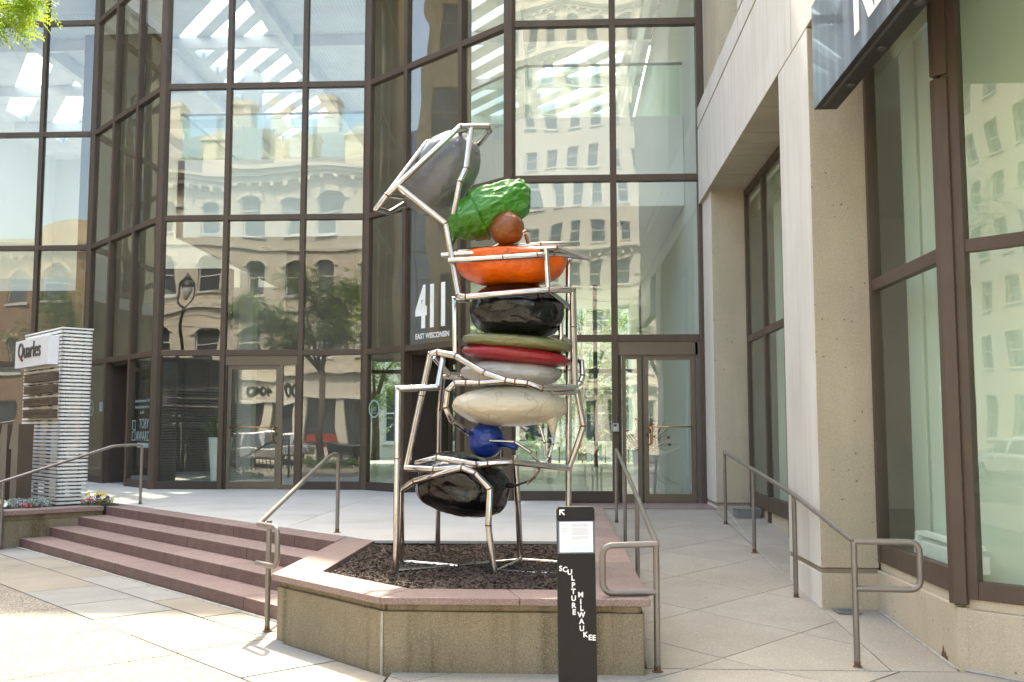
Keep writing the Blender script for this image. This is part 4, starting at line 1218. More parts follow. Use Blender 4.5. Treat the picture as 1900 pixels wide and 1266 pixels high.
# rooms behind the wing windows
mat('wing_wall', (0.6, 0.66, 0.565), (0.57, 0.63, 0.54), 1, 0.7)
mat('wing_floor', (0.3, 0.28, 0.24), None, 1, 0.5)
MB().prism([(2.8, 16.0), (2.8, 7.0), (5.0, 4.8), (9.0, 4.8), (9.0, 16.0)], 0.05, 0.42).build('floor', 'wing_floor', wing)
wbox('wall', 'wing_wall', 8.9, 9.0, 4.8, 16.0, 0.4, 5.2, 0)
wbox('ceiling', 'wing_wall', 2.96, 9.0, 4.8, 16.0, 4.9, 5.15, 0)
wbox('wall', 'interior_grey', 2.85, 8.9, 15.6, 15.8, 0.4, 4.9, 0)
wbox('column', 'wing_wall', 2.98, 3.5, 8.35, 8.7, 0.42, 4.9, 0.005)
wbox('partition', 'wing_wall', 3.12, 3.22, 10.2, 14.6, 0.42, 4.9, 0)  # pale panel added to brighten the recessed window
MB().fbox(frd, -0.04, 3.0, -0.5, -0.4, 0.42, 4.9).build('partition', 'wing_wall', wing)
MB().fbox(frn, 0.45, 1.0, -0.40, -0.32, 0.42, 4.9).build('partition', 'wing_wall', wing)  # pale panel added so the near window looks lit inside
b = MB(); b.fbox(frn, 0.45, 1.6, -0.28, -0.16, 0.62, 0.74); b.fbox(frn, 0.45, 1.6, -0.26, -0.18, 0.78, 0.81); b.fbox(frn, 0.45, 0.5, -0.27, -0.17, 0.42, 0.80)
b.build('radiator', 'white_paint', wing)
wbox('roof', 'roof_tar', 2.25, 16.0, 2.5, 30.0, 13.4, 13.7, 0)
wbox('wall', 'wing_concrete', 2.96, 16.0, 15.85, 30.0, 0.0, 13.4, 0)
# rust stain plate at the foot of the wall, vent box, floor drain
rp = [(1.40, 0.005), (1.52, 0.005), (1.535, 0.03), (1.515, 0.055), (1.50, 0.05), (1.49, 0.085), (1.475, 0.06), (1.455, 0.10), (1.44, 0.115), (1.43, 0.07), (1.41, 0.05)]
MB().add([frn.pt(u, 0.0025, z) for u, z in rp], [tuple(range(len(rp)))]).build('rust_patch', 'rust', wing)
vb = thing('vent_box', 'low grey metal vent box on the ramp below the recessed window', 'vent', (2.55, 14.1, 0.4))
MB().box(2.40, 2.72, 14.02, 14.30, 0.40, 0.52).build('housing', 'box_metal', vb, bevel=0.008)
MB().box(2.385, 2.735, 14.005, 14.315, 0.515, 0.53).build('lid', 'box_metal', vb, bevel=0.004)
gd = thing('floor_drain', 'small square floor drain at the foot of the near pillar', 'drain', (2.38, 8.64, 0.1))
b = MB()
z = 0.1
for i in range(7): b.box(2.30 + i * 0.024, 2.312 + i * 0.024, 8.58, 8.72, z, z + 0.008)
b.build('grate', 'box_metal', gd)
b = MB(); b.box(2.285, 2.48, 8.56, 8.58, z, z + 0.009); b.box(2.285, 2.48, 8.72, 8.74, z, z + 0.009); b.box(2.285, 2.30, 8.58, 8.72, z, z + 0.009); b.box(2.465, 2.48, 8.58, 8.72, z, z + 0.009)
b.build('frame', 'box_metal', gd)
# caulk lines where paving meets walls
MB().tube([(2.66, 8.72, 0.105), (2.655, 7.07, 0.008), (2.95, 6.76, 0.004), (4.4, 5.31, 0.004)], 0.012, 6).build('caulk_line', 'caulk', wing)
MB().tube([(2.195, 8.76, 0.102), (2.195, 11.5, 0.26), (2.4, 14.9, 0.452)], 0.009, 6).build('caulk_line', 'caulk', wing)

# ---------------------------------------------------------------- black projecting sign on the wing
hs = thing('hanging_sign', 'large black box sign with white letters projecting from the concrete wing', 'sign', (2.2, 6.5, 4.3))
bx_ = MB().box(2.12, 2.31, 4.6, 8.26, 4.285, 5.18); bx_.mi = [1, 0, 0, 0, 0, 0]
bx_.build('box', ['sign_black_sky', 'sign_under'], hs, bevel=0.004)
frs = Frame((2.12, 8.26), (2.12, 4.6))
text_on('lettering', 'RB', 0.78, 'vinyl', hs, frs, 1.15, 0.002, 4.46, extrude=0.002, bold=0.02, align='LEFT')
b = MB()
b.box(2.16, 2.185, 4.7, 8.15, 4.279, 4.2855)
b.build('light_slot', 'sign_grey', hs)
for y in (7.65, 6.9, 6.15): MB().lathe((2.25, y, 4.272), [(0.03, 0.0), (0.035, 0.012)], 14).build('lamp_cover', 'sign_grey', hs)
MB().box(2.31, 2.55, 7.6, 7.7, 4.6, 4.7).build('bracket', 'sign_black_sky', hs)
# ---------------------------------------------------------------- slatted directory sign
py_ = thing('directory_sign', 'white slatted directory pylon with Quarles header standing in the flower planter', 'sign', (-7.9, 15.2, 0.47))
A0 = (-8.82, 15.94); A1 = (-7.54, 14.66); A2_ = (-7.22, 14.98)
fl = Frame(A0, A1); fs = Frame(A1, A2_)
NS = 46
for k in range(NS):
    z0 = 0.50 + k * 0.0575
    b = MB()
    b.fbox(fl, 0.0, fl.L, -0.03, 0.0, z0, z0 + 0.034)
    b.fbox(fs, 0.0, fs.L, -0.03, 0.0, z0 + 0.0005, z0 + 0.0335)
    fb = Frame(A2_, (A2_[0] - 1.28, A2_[1] + 1.28))
    b.fbox(fb, 0.0, fb.L, -0.03, 0.0, z0 + 0.001, z0 + 0.033)
    b.build('slat', 'white_paint', py_, bevel=0.002)
MB().prism([(A0[0] - 0.01, A0[1]), (A1[0], A1[1] - 0.012), (A2_[0] + 0.012, A2_[1]), (A2_[0] - 1.28, A2_[1] + 1.30)], 3.145, 3.165).build('top_cap', 'white_paint', py_)
for u in (0.12, 0.62, 1.15, 1.68):
    MB().fbox(fl, u, u + 0.05, -0.09, -0.032, 0.45, 3.14).build('upright', 'rail_metal', py_)
for u in (0.1, 0.33):
    MB().fbox(fs, u, u + 0.04, -0.08, -0.032, 0.45, 3.14).build('upright', 'rail_metal', py_)
hd = MB().fbox(fl, 0.06, 1.70, 0.004, 0.16, 2.60, 3.04).build('header_panel', 'sign_white', py_, bevel=0.006)
ORG[hd] = ORG[py_]
text_on('lettering', 'Quarles', 0.36, 'sign_grey', hd, fl, 0.80, 0.168, 2.75, extrude=0.008, sx=0.98)
b = MB()
P = [fl.pt(0.40, 0.18, 2.74), fl.pt(0.47, 0.18, 2.70), fl.pt(0.44, 0.18, 2.78), fl.pt(0.38, 0.18, 2.82)]
b.add(P, [(0, 1, 2, 3)]); b.build('red_tick', 'red_mark', hd)
rs = random.Random(12)
for k, z in enumerate((2.36, 2.175, 1.985, 1.80)):
    pl = MB().fbox(fl, 0.34, 1.74, 0.004, 0.09, z, z + 0.125).build('name_plate', 'bronze', py_, bevel=0.003)
    ORG[pl] = ORG[py_]
    b = MB()
    a0, a1 = ((0.5, 1.5), (0.7, 1.2), (0.42, 1.58), (0.45, 1.55))[k]
    u = a0
    while u < a1:
        w = rs.choice((0.02, 0.05, 0.06))
        b.fbox(fl, u, u + 0.012, 0.0905, 0.094, z + 0.04, z + 0.09)
        b.fbox(fl, u + 0.014, u + w, 0.0905, 0.094, z + 0.078, z + 0.09)
        u += w + 0.03
    b.build('raised_lettering', 'bronze' if k else 'rail_metal', pl, kind='stuff')

# ---------------------------------------------------------------- big bronze numerals
nm = thing('numerals', 'large brown metal numerals 411 standing in the flowers beside the directory sign', 'numerals', (-8.2, 14.5, 0.47))
fn = Frame((-7.9 - 1.25, 14.2 + 1.25), (-7.9, 14.2))
ZN0, ZN1 = 0.46, 1.70
def numeral(poly):
    b = MB()
    n = len(poly)
    vs_ = [fn.pt(u, 0.0, z) for u, z in poly] + [fn.pt(u, -0.21, z) for u, z in poly]
    b.cur = 1
    b.add(vs_, [tuple(range(n))])
    b.cur = 0
    b.add(vs_, [tuple(range(2 * n - 1, n - 1, -1))] + [(i, n + i, n + (i + 1) % n, (i + 1) % n) for i in range(n)])
    b.build('numeral', ['bronze', 'rail_metal'], nm, bevel=0.003)
for u in (1.77, 1.22):
    numeral([(u - 0.31, ZN0), (u, ZN0), (u, ZN1), (u - 0.27, ZN1), (u - 0.43, ZN1 - 0.33), (u - 0.43, ZN1 - 0.37), (u - 0.31, ZN1 - 0.37)])
numeral([(0.36, ZN0), (0.67, ZN0), (0.67, ZN0 + 0.18), (0.78, ZN0 + 0.18), (0.78, ZN0 + 0.4), (0.67, ZN0 + 0.4), (0.67, ZN1), (0.36, ZN1), (-0.05, ZN0 + 0.4), (-0.05, ZN0 + 0.18), (0.36, ZN0 + 0.18)])

# ---------------------------------------------------------------- flowers
def clump(name, label, cat, x, y, z, r, h, leafm, nleaf, petals, nfl, seed, group, silver=False):
    q = random.Random(seed)
    t = thing(name, label, cat, (x, y, z), group=group)
    b = MB()
    for k in range(nleaf):
        a, d = q.uniform(0, 6.28), r * math.sqrt(q.random())
        px, py2 = x + d * math.cos(a), y + d * math.sin(a)
        pz = z + h * (0.25 + 0.75 * q.random()) * (1 - 0.5 * (d / r) ** 2)
        L, w = (q.uniform(0.02, 0.05), q.uniform(0.006, 0.014)) if silver else (q.uniform(0.015, 0.035), q.uniform(0.006, 0.013))
        m_ = Matrix.Translation((px, py2, pz)) @ Matrix.Rotation(q.uniform(0, 6.28), 4, 'Z') @ Matrix.Rotation(q.uniform(-1.3, 0.2), 4, 'Y')
        b.add([m_ @ Vector(v) for v in ((0, 0, 0), (L * 0.5, -w, 0.003), (L, 0, 0), (L * 0.5, w, 0.003))], [(0, 1, 2, 3)])
    b.build('leaves', leafm, t)
    for k in range(nfl):
        a, d = q.uniform(0, 6.28), r * math.sqrt(q.random()) * 0.95
        px, py2 = x + d * math.cos(a), y + d * math.sin(a)
        pz = z + h * (0.85 + 0.35 * q.random()) * (1 - 0.35 * (d / r) ** 2)
        pm = q.choice(petals)
        s = q.uniform(0.03, 0.045) if pm != 'petal_red' else 0.015
        f = MB()
        m_ = Matrix.Translation((px, py2, pz)) @ Matrix.Rotation(q.uniform(-0.6, 0.6), 4, 'Z') @ Matrix.Rotation(R(60) + q.uniform(-0.3, 0.3), 4, 'X')
        for i in range(5):
            m2 = m_ @ Matrix.Rotation(i * 1.2566 + 0.3, 4, 'Z')
            f.add([m2 @ Vector(v) for v in ((0, 0, 0), (s * 0.6, -s * 0.5, 0.004), (s * 1.1, 0, 0.006), (s * 0.6, s * 0.5, 0.004))], [(0, 1, 2, 3)])
        f.build('blossom', pm, t)
    return t
FG = 'bedding plants in the flower planter'
PP = ['petal_purple', 'petal_yellow', 'petal_pale', 'petal_purple', 'petal_yellow']
clump('pansy', 'purple and yellow pansies at the corner beside the slatted sign', 'flower', -7.04, 14.90, 0.47, 0.17, 0.18, 'leaf_dark', 260, PP, 14, 1, FG)
clump('pansy', 'mixed pansies between the slatted sign and the plaza edge', 'flower', -6.88, 14.80, 0.47, 0.14, 0.14, 'leaf', 260, PP + ['petal_red'], 9, 2, FG)
clump('bedding_flower', 'small red bedding flowers in front of the purple pansies', 'flower', -6.98, 14.60, 0.47, 0.15, 0.11, 'leaf_dark', 220, ['petal_red'], 16, 3, FG)
clump('dusty_miller', 'silver leaved plant at the foot of the slatted sign', 'plant', -7.62, 14.26, 0.47, 0.20, 0.17, 'leaf_silver', 900, [], 0, 4, FG, True)
clump('dusty_miller', 'silver leaved plant in front of the last numeral', 'plant', -7.82, 14.06, 0.47, 0.20, 0.16, 'leaf_silver', 900, [], 0, 5, FG, True)
clump('pansy', 'blue and cream pansies under the numerals', 'flower', -7.92, 13.86, 0.47, 0.15, 0.12, 'leaf', 260, ['petal_pale', 'petal_yellow', 'petal_pale'], 9, 6, FG)
clump('bedding_flower', 'red bedding flowers between silver leaves and the coping', 'flower', -7.62, 14.02, 0.47, 0.12, 0.09, 'leaf', 200, ['petal_red'], 14, 7, FG)

# ---------------------------------------------------------------- trees
def frond_cloud(q, centres, n, leaf, per, spread, drop=0.25):
    """feathery fronds: a line of paired leaflets, many times over"""
    V, Fc = [], []
    for k in range(n):
        c = q.choices(centres, weights=[cc[3] for cc in centres])[0]
        p = Vector(c[:3]) + Vector((q.gauss(0, 1), q.gauss(0, 1), q.gauss(0, 0.75))) * (c[3] * spread)
        a = q.uniform(0, 6.28); el = q.uniform(-0.9, 0.25)
        d = Vector((math.cos(a) * math.cos(el), math.sin(a) * math.cos(el), math.sin(el)))
        s = d.cross(Vector((0, 0, 1))).normalized()
        up = s.cross(d)
        L = leaf * per * 0.42 * q.uniform(0.7, 1.2)
        roll = q.uniform(-0.7, 0.7)
        s = (s * math.cos(roll) + up * math.sin(roll)).normalized()
        for i in range(per):
            t = (i + 0.5) / per
            o = p + d * (L * t) + Vector((0, 0, -drop * L * t * t))
            for sg in (-1, 1):
                ln = leaf * (1.0 - 0.5 * abs(t - 0.45)) * q.uniform(0.8, 1.15)
                dd = (s * sg + d * 0.45).normalized() * ln + Vector((0, 0, q.uniform(-0.35, 0.1) * ln))
                w = d * (leaf * 0.16)
                bs = len(V)
                V += [tuple(o), tuple(o + dd * 0.5 - w), tuple(o + dd), tuple(o + dd * 0.5 + w)]
                Fc.append((bs, bs + 1, bs + 2, bs + 3))
    return V, Fc

def tree(label, base, height, centres, leaf, n, per, seed, leafm='leaf', trunk_r=0.13, spread=0.5, fork=0.45):
    q = random.Random(seed)
    t = thing('tree', label, 'tree', base)
    B = Vector(base)
    top = B + Vector((q.uniform(-0.2, 0.2), q.uniform(-0.2, 0.2), height * fork))
    tr = MB()
    tr.tube([B + Vector((0, 0, -0.1)), B + Vector((0.02, 0.02, height * fork * 0.5)), top], [trunk_r * 1.25, trunk_r, trunk_r * 0.85], 12)
    for c in centres:
        e = Vector(c[:3])
        m1 = top.lerp(e, 0.45) + Vector((q.uniform(-0.2, 0.2), q.uniform(-0.2, 0.2), 0.12 * height * q.random()))
        tr.tube([top - Vector((0, 0, 0.15)), m1, e], [trunk_r * 0.55, trunk_r * 0.3, 0.012], 7)
        for k in range(5):
            a = m1.lerp(e, q.uniform(0.2, 0.95))
            tr.tube([a, a.lerp(e, 0.4) + Vector((q.gauss(0, 1), q.gauss(0, 1), q.gauss(0, 0.6))) * c[3] * 0.35, a + Vector((q.gauss(0, 1), q.gauss(0, 1), q.gauss(0, 0.6))) * c[3] * 0.6], [trunk_r * 0.16, 0.011, 0.004], 5)
    tr.build('trunk', 'bark', t, smooth=True)
    b = MB(); b.v, b.f = frond_cloud(q, centres, n, leaf, per, spread); b.mi = [0] * len(b.f)
    b.build('crown', leafm, t)
    return t

# street tree whose branch hangs into the top corner of the view
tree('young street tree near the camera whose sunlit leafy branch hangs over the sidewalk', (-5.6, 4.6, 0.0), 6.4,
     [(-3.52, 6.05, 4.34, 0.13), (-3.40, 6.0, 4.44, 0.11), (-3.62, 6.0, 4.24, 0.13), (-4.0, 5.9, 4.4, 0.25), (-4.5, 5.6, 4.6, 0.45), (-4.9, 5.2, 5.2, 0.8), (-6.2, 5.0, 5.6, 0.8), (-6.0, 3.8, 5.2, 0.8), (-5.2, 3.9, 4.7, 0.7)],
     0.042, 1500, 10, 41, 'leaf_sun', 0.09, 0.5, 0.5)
tree('honey locust street tree across the sidewalk with a spreading feathery crown', (-9.4, -2.2, 0.0), 8.4,
     [(-10.4, -2.2, 5.6, 0.9), (-11.9, -2.4, 6.0, 0.9), (-12.9, -2.0, 6.6, 0.8), (-9.2, -2.6, 6.6, 1.0), (-8.6, -1.8, 5.6, 0.8), (-10.2, -1.6, 7.4, 0.9), (-8.2, -2.2, 7.2, 0.9), (-11.3, -2.4, 5.0, 0.6)],
     0.12, 3200, 8, 42, 'leaf', 0.14, 0.5)
tree('pale green honey locust in front of the curved stone tower', (3.6, -2.4, 0.0), 7.4,
     [(2.4, -2.4, 5.2, 0.8), (3.5, -2.0, 6.2, 0.9), (4.6, -2.6, 5.4, 0.8), (3.0, -2.8, 4.4, 0.6), (4.2, -2.2, 4.6, 0.7)], 0.10, 900, 8, 43, 'leaf', 0.12, 0.55)
tree('green street tree near the brown corner building far down the road', (-22.0, 1.0, 0.0), 8.0,
     [(-23, 1, 5.5, 1.0), (-21, 1.4, 6.2, 1.0), (-22, 0.3, 7.0, 1.0), (-20.6, 0.6, 5.0, 0.8)], 0.12, 900, 8, 44, 'leaf', 0.14, 0.55)
REAR = 'trees behind the atrium'
for k, (x, y, h) in enumerate(((-3.0, 38.5, 7.5), (0.8, 39.5, 8.0), (3.2, 37.5, 7.0), (-7.5, 40.0, 8.0))):
    t = tree(('bushy tree seen through the atrium beyond the white wall', 'leafy tree seen through the glass behind the sculpture', 'sunny tree seen through the atrium near the ramp door', 'broad tree seen through the atrium behind the plaza door')[k], (x, y, 0.3), h,
         [(x + dx, y + dy, h * f, 1.1) for dx, dy, f in ((-1, 0, 0.55), (1, 0.3, 0.6), (0, -0.5, 0.8), (0.3, 0.6, 0.45), (-0.5, 0.2, 0.35))], 0.16, 700, 7, 60 + k, 'leaf', 0.15, 0.6, 0.3)
    t["group"] = REAR
def hedge(label, x0, x1, y, z, h, seed):
    q = random.Random(seed)
    t = thing('shrub', label, 'shrub', ((x0 + x1) / 2, y, z))
    cs = [(x0 + (x1 - x0) * (i + 0.5) / 6, y + q.uniform(-0.1, 0.1), z + h * 0.55, h * 0.5) for i in range(6)]
    b = MB(); b.v, b.f = frond_cloud(q, cs, 420, 0.09, 5, 0.6); b.mi = [0] * len(b.f)
    b.build('leaves', 'leaf', t)
    s = MB()
    for c in cs: s.tube([(c[0], c[1], z - 0.03), (c[0], c[1], c[2])], 0.02, 5)
    s.build('stems', 'bark', t)
hedge('clipped shrub bed behind the rear glass of the atrium', -2.0, 2.6, 33.6, 0.3, 1.4, 8)
hedge('low green shrubs under the honey locust at the kerb', -10.6, -7.6, -2.0, 0.0, 0.5, 9)

# ---------------------------------------------------------------- buildings around the street
def window_meshes(ww, wh, arch, m_sash, split=True):
    """one window: sash ring and pane, standing in local x (along the wall) and y (inwards)"""
    fm = MB()
    s = 0.07
    fm.box(-ww / 2, -ww / 2 + s, 0.16, 0.26, 0, wh); fm.box(ww / 2 - s, ww / 2, 0.16, 0.26, 0, wh)
    fm.box(-ww / 2 + s, ww / 2 - s, 0.165, 0.255, 0, s); fm.box(-ww / 2 + s, ww / 2 - s, 0.165, 0.255, wh - s, wh)
    fm.box(-ww / 2 + s, ww / 2 - s, 0.17, 0.25, wh * 0.52, wh * 0.52 + 0.06)
    fm.box(-ww / 2 - 0.08, ww / 2 + 0.08, -0.10, 0.16, -0.12, -0.002)
    pm = MB().box(-ww / 2 + 0.01, ww / 2 - 0.01, 0.22, 0.24, 0.01, wh - 0.01)
    hm = None
    if arch:
        hm = MB(); r = ww / 2; N_ = 12
        pts = [(r * math.cos(math.pi - math.pi * i / N_), r * (0.62) * math.sin(math.pi * i / N_)) for i in range(N_ + 1)]
        zc = wh - r * 0.62
        out = [((r + 0.2) * math.cos(math.pi - math.pi * i / N_), (r * 0.62 + 0.22) * math.sin(math.pi * i / N_)) for i in range(N_ + 1)]
        for i in range(N_):
            (x0, z0), (x1, z1) = pts[i], pts[i + 1]
            (a0, c0), (a1, c1) = out[i], out[i + 1]
            hm.add([(x0, -0.09, zc + z0), (x1, -0.09, zc + z1), (a1, -0.09, zc + c1), (a0, -0.09, zc + c0), (x0, 0.15, zc + z0), (x1, 0.15, zc + z1), (a1, 0.15, zc + c1), (a0, 0.15, zc + c0)], [(0, 1, 2, 3), (4, 7, 6, 5), (0, 4, 5, 1), (2, 6, 7, 3)])
            hm.add([(x0, 0.05, zc + z0), (x1, 0.05, zc + z1), (x1, 0.05, wh + 0.01), (x0, 0.05, wh + 0.01)], [(0, 1, 2, 3)])
    me_f, me_p = fm.mesh('window'), pm.mesh('pane')
    setmats(me_f, m_sash); setmats(me_p, 'dark_pane')
    me_h = hm.mesh('hood') if hm else None
    return me_f, me_p, me_h

def facade_wall(root, fr, z0, floors, cols, ww, wm, trim, sash='sash_white', depth=0.35, u0=0.0, u1=None):
    """wall with real openings; floors = [(height, sill, window height, arched)], a height with window height 0 is blank"""
    u1 = fr.L if u1 is None else u1
    pitch = (u1 - u0) / cols
    b = MB()
    z = z0
    for (fh, sill, wh, arch) in floors:
        if wh == 0:
            b.fbox(fr, u0, u1, -depth, 0, z, z + fh); z += fh; continue
        b.fbox(fr, u0, u1, -depth, 0, z, z + sill)
        b.fbox(fr, u0, u1, -depth, 0, z + sill + wh, z + fh)
        for c in range(cols + 1):
            a = u0 + (c - 0.5) * pitch + ww / 2 if c > 0 else u0
            e = u0 + (c + 0.5) * pitch - ww / 2 if c < cols else u1
            b.fbox(fr, a, e, -depth, 0, z + sill, z + sill + wh)
        mf, mp, mh = window_meshes(ww, wh, arch, sash)
        for c in range(cols):
            p = fr.pt(u0 + (c + 0.5) * pitch, 0, z + sill)
            w = place('window', mf, None, root, p, fr.ang)
            w2 = place('pane', mp, None, w, p)
            if mh:
                if len(mh.materials) == 0: setmats(mh, trim)
                place('hood', mh, None, w, p)
        z += fh
    b.build('wall', wm, root)
    return z

def cornice(root, fr, z, m, h=0.5, out=0.5, u0=0, u1=None, name='cornice'):
    u1 = fr.L if u1 is None else u1
    b = MB()
    b.fbox(fr, u0, u1, -0.2, out * 0.45, z, z + h * 0.4); b.fbox(fr, u0, u1, -0.2, out * 0.75, z + h * 0.4, z + h * 0.72); b.fbox(fr, u0, u1, -0.2, out, z + h * 0.72, z + h)
    k = u0 + 0.3
    while k < u1 - 0.3:
        b.fbox(fr, k, k + 0.18, 0.0, out * 0.7, z - 0.22, z); k += 0.75
    return b.build(name, m, root)

# cream brick block with arched windows and mansard roof, straight across the street (its front faces +y)
vb_ = thing('brick_building', 'cream brick block numbered 400 with arched windows and slate mansard across the street', 'building', (-17, -22, -0.2))
fv = Frame((-9.2, -18.2), (-26.5, -18.2))
b = MB()
# shopfront storey: piers, beam, stall risers
for k in range(8):
    u = k * (fv.L - 0.5) / 7
    b.fbox(fv, u, u + 0.5, -0.35, 0.06, -0.2, 3.2)
b.build('pier', 'stone_trim', vb_)
MB().fbox(fv, 0, fv.L, -0.4, 0.0, 3.2, 4.5).build('shop_beam', 'stone_trim', vb_)
MB().fbox(fv, 0, fv.L, -0.3, 0.18, 3.05, 3.2).build('moulding', 'sash_white', vb_)
MB().fbox(fv, 0, fv.L, -0.3, 0.25, 4.5, 4.72).build('moulding', 'stone_trim', vb_)
for k in range(7):
    u0 = k * (fv.L - 0.5) / 7 + 0.5; u1 = (k + 1) * (fv.L - 0.5) / 7
    w = MB().fbox(fv, u0, u1, -0.34, -0.30, 0.4, 3.05).build('shop_pane', 'dark_pane', vb_)
    MB().fbox(fv, u0, u1, -0.3, -0.02, -0.2, 0.4).build('stall_riser', 'stone_trim', vb_)
    if k in (1, 2, 3): MB().fbox(fv, u0 + 0.05, u1 - 0.05, -0.295, -0.28, 0.6, 1.1).build('window_graphic', 'shopfront_red', vb_)
MB().fbox(fv, 6.8, 8.8, 0.0, 0.03, 3.32, 4.3).build('number_board', 'stone_trim', vb_)
text_on('lettering', '400', 0.85, 'plastic_dark', vb_, fv, 7.8, 0.06, 3.5, extrude=0.02, bold=0.03)
ztop = facade_wall(vb_, fv, 4.72, [(3.75, 0.75, 2.1, True), (3.65, 0.75, 2.15, True), (3.6, 0.75, 2.05, True)], 7, 1.15, 'brick_cream', 'stone_trim')
for zz in (8.47, 12.12): MB().fbox(fv, 0, fv.L, -0.2, 0.12, zz - 0.14, zz + 0.12).build('string_course', 'stone_trim', vb_)
cornice(vb_, fv, ztop, 'stone_trim', 0.8, 0.7)
b = MB()
y0 = -18.3
b.add([(-9.2, y0, ztop + 0.8), (-26.5, y0, ztop + 0.8), (-26.5, y0 - 1.3, ztop + 3.4), (-9.2, y0 - 1.3, ztop + 3.4), (-9.2, y0 - 9, ztop + 3.4), (-26.5, y0 - 9, ztop + 3.4), (-9.2, y0 - 9, ztop), (-26.5, y0 - 9, ztop)], [(0, 1, 2, 3), (3, 2, 5, 4), (0, 3, 4, 6), (1, 7, 5, 2), (4, 5, 7, 6)])
rf = b.build('roof', 'slate', vb_); ORG[rf] = ORG[vb_]
for k in range(4):
    u = 2.2 + k * 4.3
    d = MB().fbox(fv, u - 0.75, u + 0.75, -1.6, -0.1, ztop + 0.8, ztop + 2.7)
    d.add([fv.pt(u - 0.95, 0.0, ztop + 2.7), fv.pt(u + 0.95, 0.0, ztop + 2.7), fv.pt(u, 0.0, ztop + 3.4), fv.pt(u - 0.95, -1.7, ztop + 2.7), fv.pt(u + 0.95, -1.7, ztop + 2.7), fv.pt(u, -1.7, ztop + 3.4)], [(0, 1, 2), (0, 2, 5, 3), (1, 4, 5, 2), (3, 5, 4)])
    dd = d.build('dormer', 'stone_trim', rf); ORG[dd] = ORG[vb_]
for u in (4.4, 7.4, 9.6, 14.0):
    cb = MB().fbox(fv, u - 0.6, u + 0.6, -2.6, -1.6, ztop + 2.0, ztop + 5.0); cb.fbox(fv, u - 0.72, u + 0.72, -2.72, -1.48, ztop + 5.0, ztop + 5.3)
    cb.build('chimney', 'brick_cream', rf)
MB().box(-26.5, -9.2, -30, -18.56, -0.2, ztop).build('core', 'brick_cream', vb_)

# curved pale stone tower set back behind a side street
tw = thing('stone_tower', 'tall curved pale stone tower with many rows of windows set back across the street', 'building', (5.0, -54, -0.2))
pts = [(21.5, -54.5), (17.0, -51.6), (11.6, -49.9), (6.0, -49.2), (0.4, -49.6), (-4.8, -51.4), (-8.8, -54.6)]
TF = [(5.4, 1.2, 3.2, False)] + [(3.5, 1.0, 1.9, False)] * 8 + [(3.9, 0.9, 2.4, True)] + [(3.5, 1.0, 1.9, False)] * 2
for k, (p0, p1) in enumerate(zip(pts, pts[1:])):
    f = Frame(p0, p1)
    facade_wall(tw, f, -0.2, TF, 3, 1.0, 'stone_tower', 'stone_tower', 'sash_white')
    for zz in (5.0, 15.6, 33.0, 36.9, 44.0): cornice(tw, f, zz, 'stone_tower', 0.5, 0.4)
MB().prism([(20.9, -55.0), (16.8, -52.2), (11.5, -50.5), (6.0, -49.8), (0.5, -50.2), (-4.6, -52.0), (-8.2, -55.0), (-8, -70), (20, -70)], -0.2, 44).build('core', 'stone_tower', tw)
structure('side_street', MB().box(-8.6, 30, -48.0, -18.25, -0.41, -0.28), 'asphalt')

# brown brick block with a pediment
bb = thing('brick_building', 'low brown brick block with a curved pediment next to the cream block', 'building', (-36, -22, -0.2))
fbk = Frame((-27.2, -18.0), (-48.0, -18.0))
zt = facade_wall(bb, fbk, -0.2, [(4.4, 0.8, 2.8, False), (4.2, 1.1, 2.2, True), (4.2, 1.1, 2.2, True)], 7, 1.4, 'brick_brown', 'stone_ornate')
cornice(bb, fbk, zt, 'stone_ornate', 1.0, 0.8)
b = MB()
n_ = 14
ring = [fbk.pt(3.2 + 3.0 * math.cos(math.pi * i / n_), 0.2, zt + 1.0 + 1.2 * math.sin(math.pi * i / n_)) for i in range(n_ + 1)]
back = [(x, y - 0.8, z) for x, y, z in ring]
b.add(ring + back, [tuple(range(n_ + 1)), tuple(range(2 * n_ + 1, n_, -1))] + [(i, i + 1, n_ + 2 + i, n_ + 1 + i) for i in range(n_)])
b.build('pediment', 'stone_ornate', bb)
MB().box(-48, -27.2, -32, -18.4, -0.2, zt).build('core', 'brick_brown', bb)

# tan office block closing the far end of the block row
tb = thing('office_building', 'tan brick office block at the far end of the opposite row', 'building', (-62, -22, -0.2))
ftb = Frame((-48.6, -17.6), (-78.0, -17.6))
zt = facade_wall(tb, ftb, -0.2, [(4.4, 0.8, 2.8, False)] + [(3.6, 1.0, 2.0, False)] * 6, 9, 1.5, 'stone_tower', 'stone_tower')
cornice(tb, ftb, zt, 'stone_tower', 0.8, 0.6)
MB().box(-78, -48.6, -32, -18.0, -0.2, zt).build('core', 'stone_tower', tb)

# ornate dark blocks down the street on the atrium's own side, facing the plaza
def ornate(label, p0, p1, loc, back, floors, cols):
    t = thing('ornate_building', label, 'building', loc)
    f = Frame(p0, p1)
    zt = facade_wall(t, f, -0.2, floors, cols, 1.5, 'stone_ornate', 'stone_trim', 'brick_brown')
    z = -0.2
    for k, fl_ in enumerate(floors):
        z += fl_[0]
        cornice(t, f, z - 0.25, 'stone_ornate', 0.4, 0.45)
    cornice(t, f, zt, 'stone_ornate', 1.1, 1.0)
    pitch = f.L / cols
    for c in range(cols + 1):
        b = MB()
        for q in range(len(floors)):
            pass
        b.fbox(f, max(0.0, c * pitch - 0.28), min(f.L, c * pitch + 0.28), 0.0, 0.22, -0.2, zt)
        b.build('pilaster', 'stone_ornate', t)
    P = [p0, p1, back[1], back[0]]
    if area(P) < 0: P = P[::-1]
    MB().prism(shrink(P, 0.36), -0.2, zt).build('core', 'stone_ornate', t)
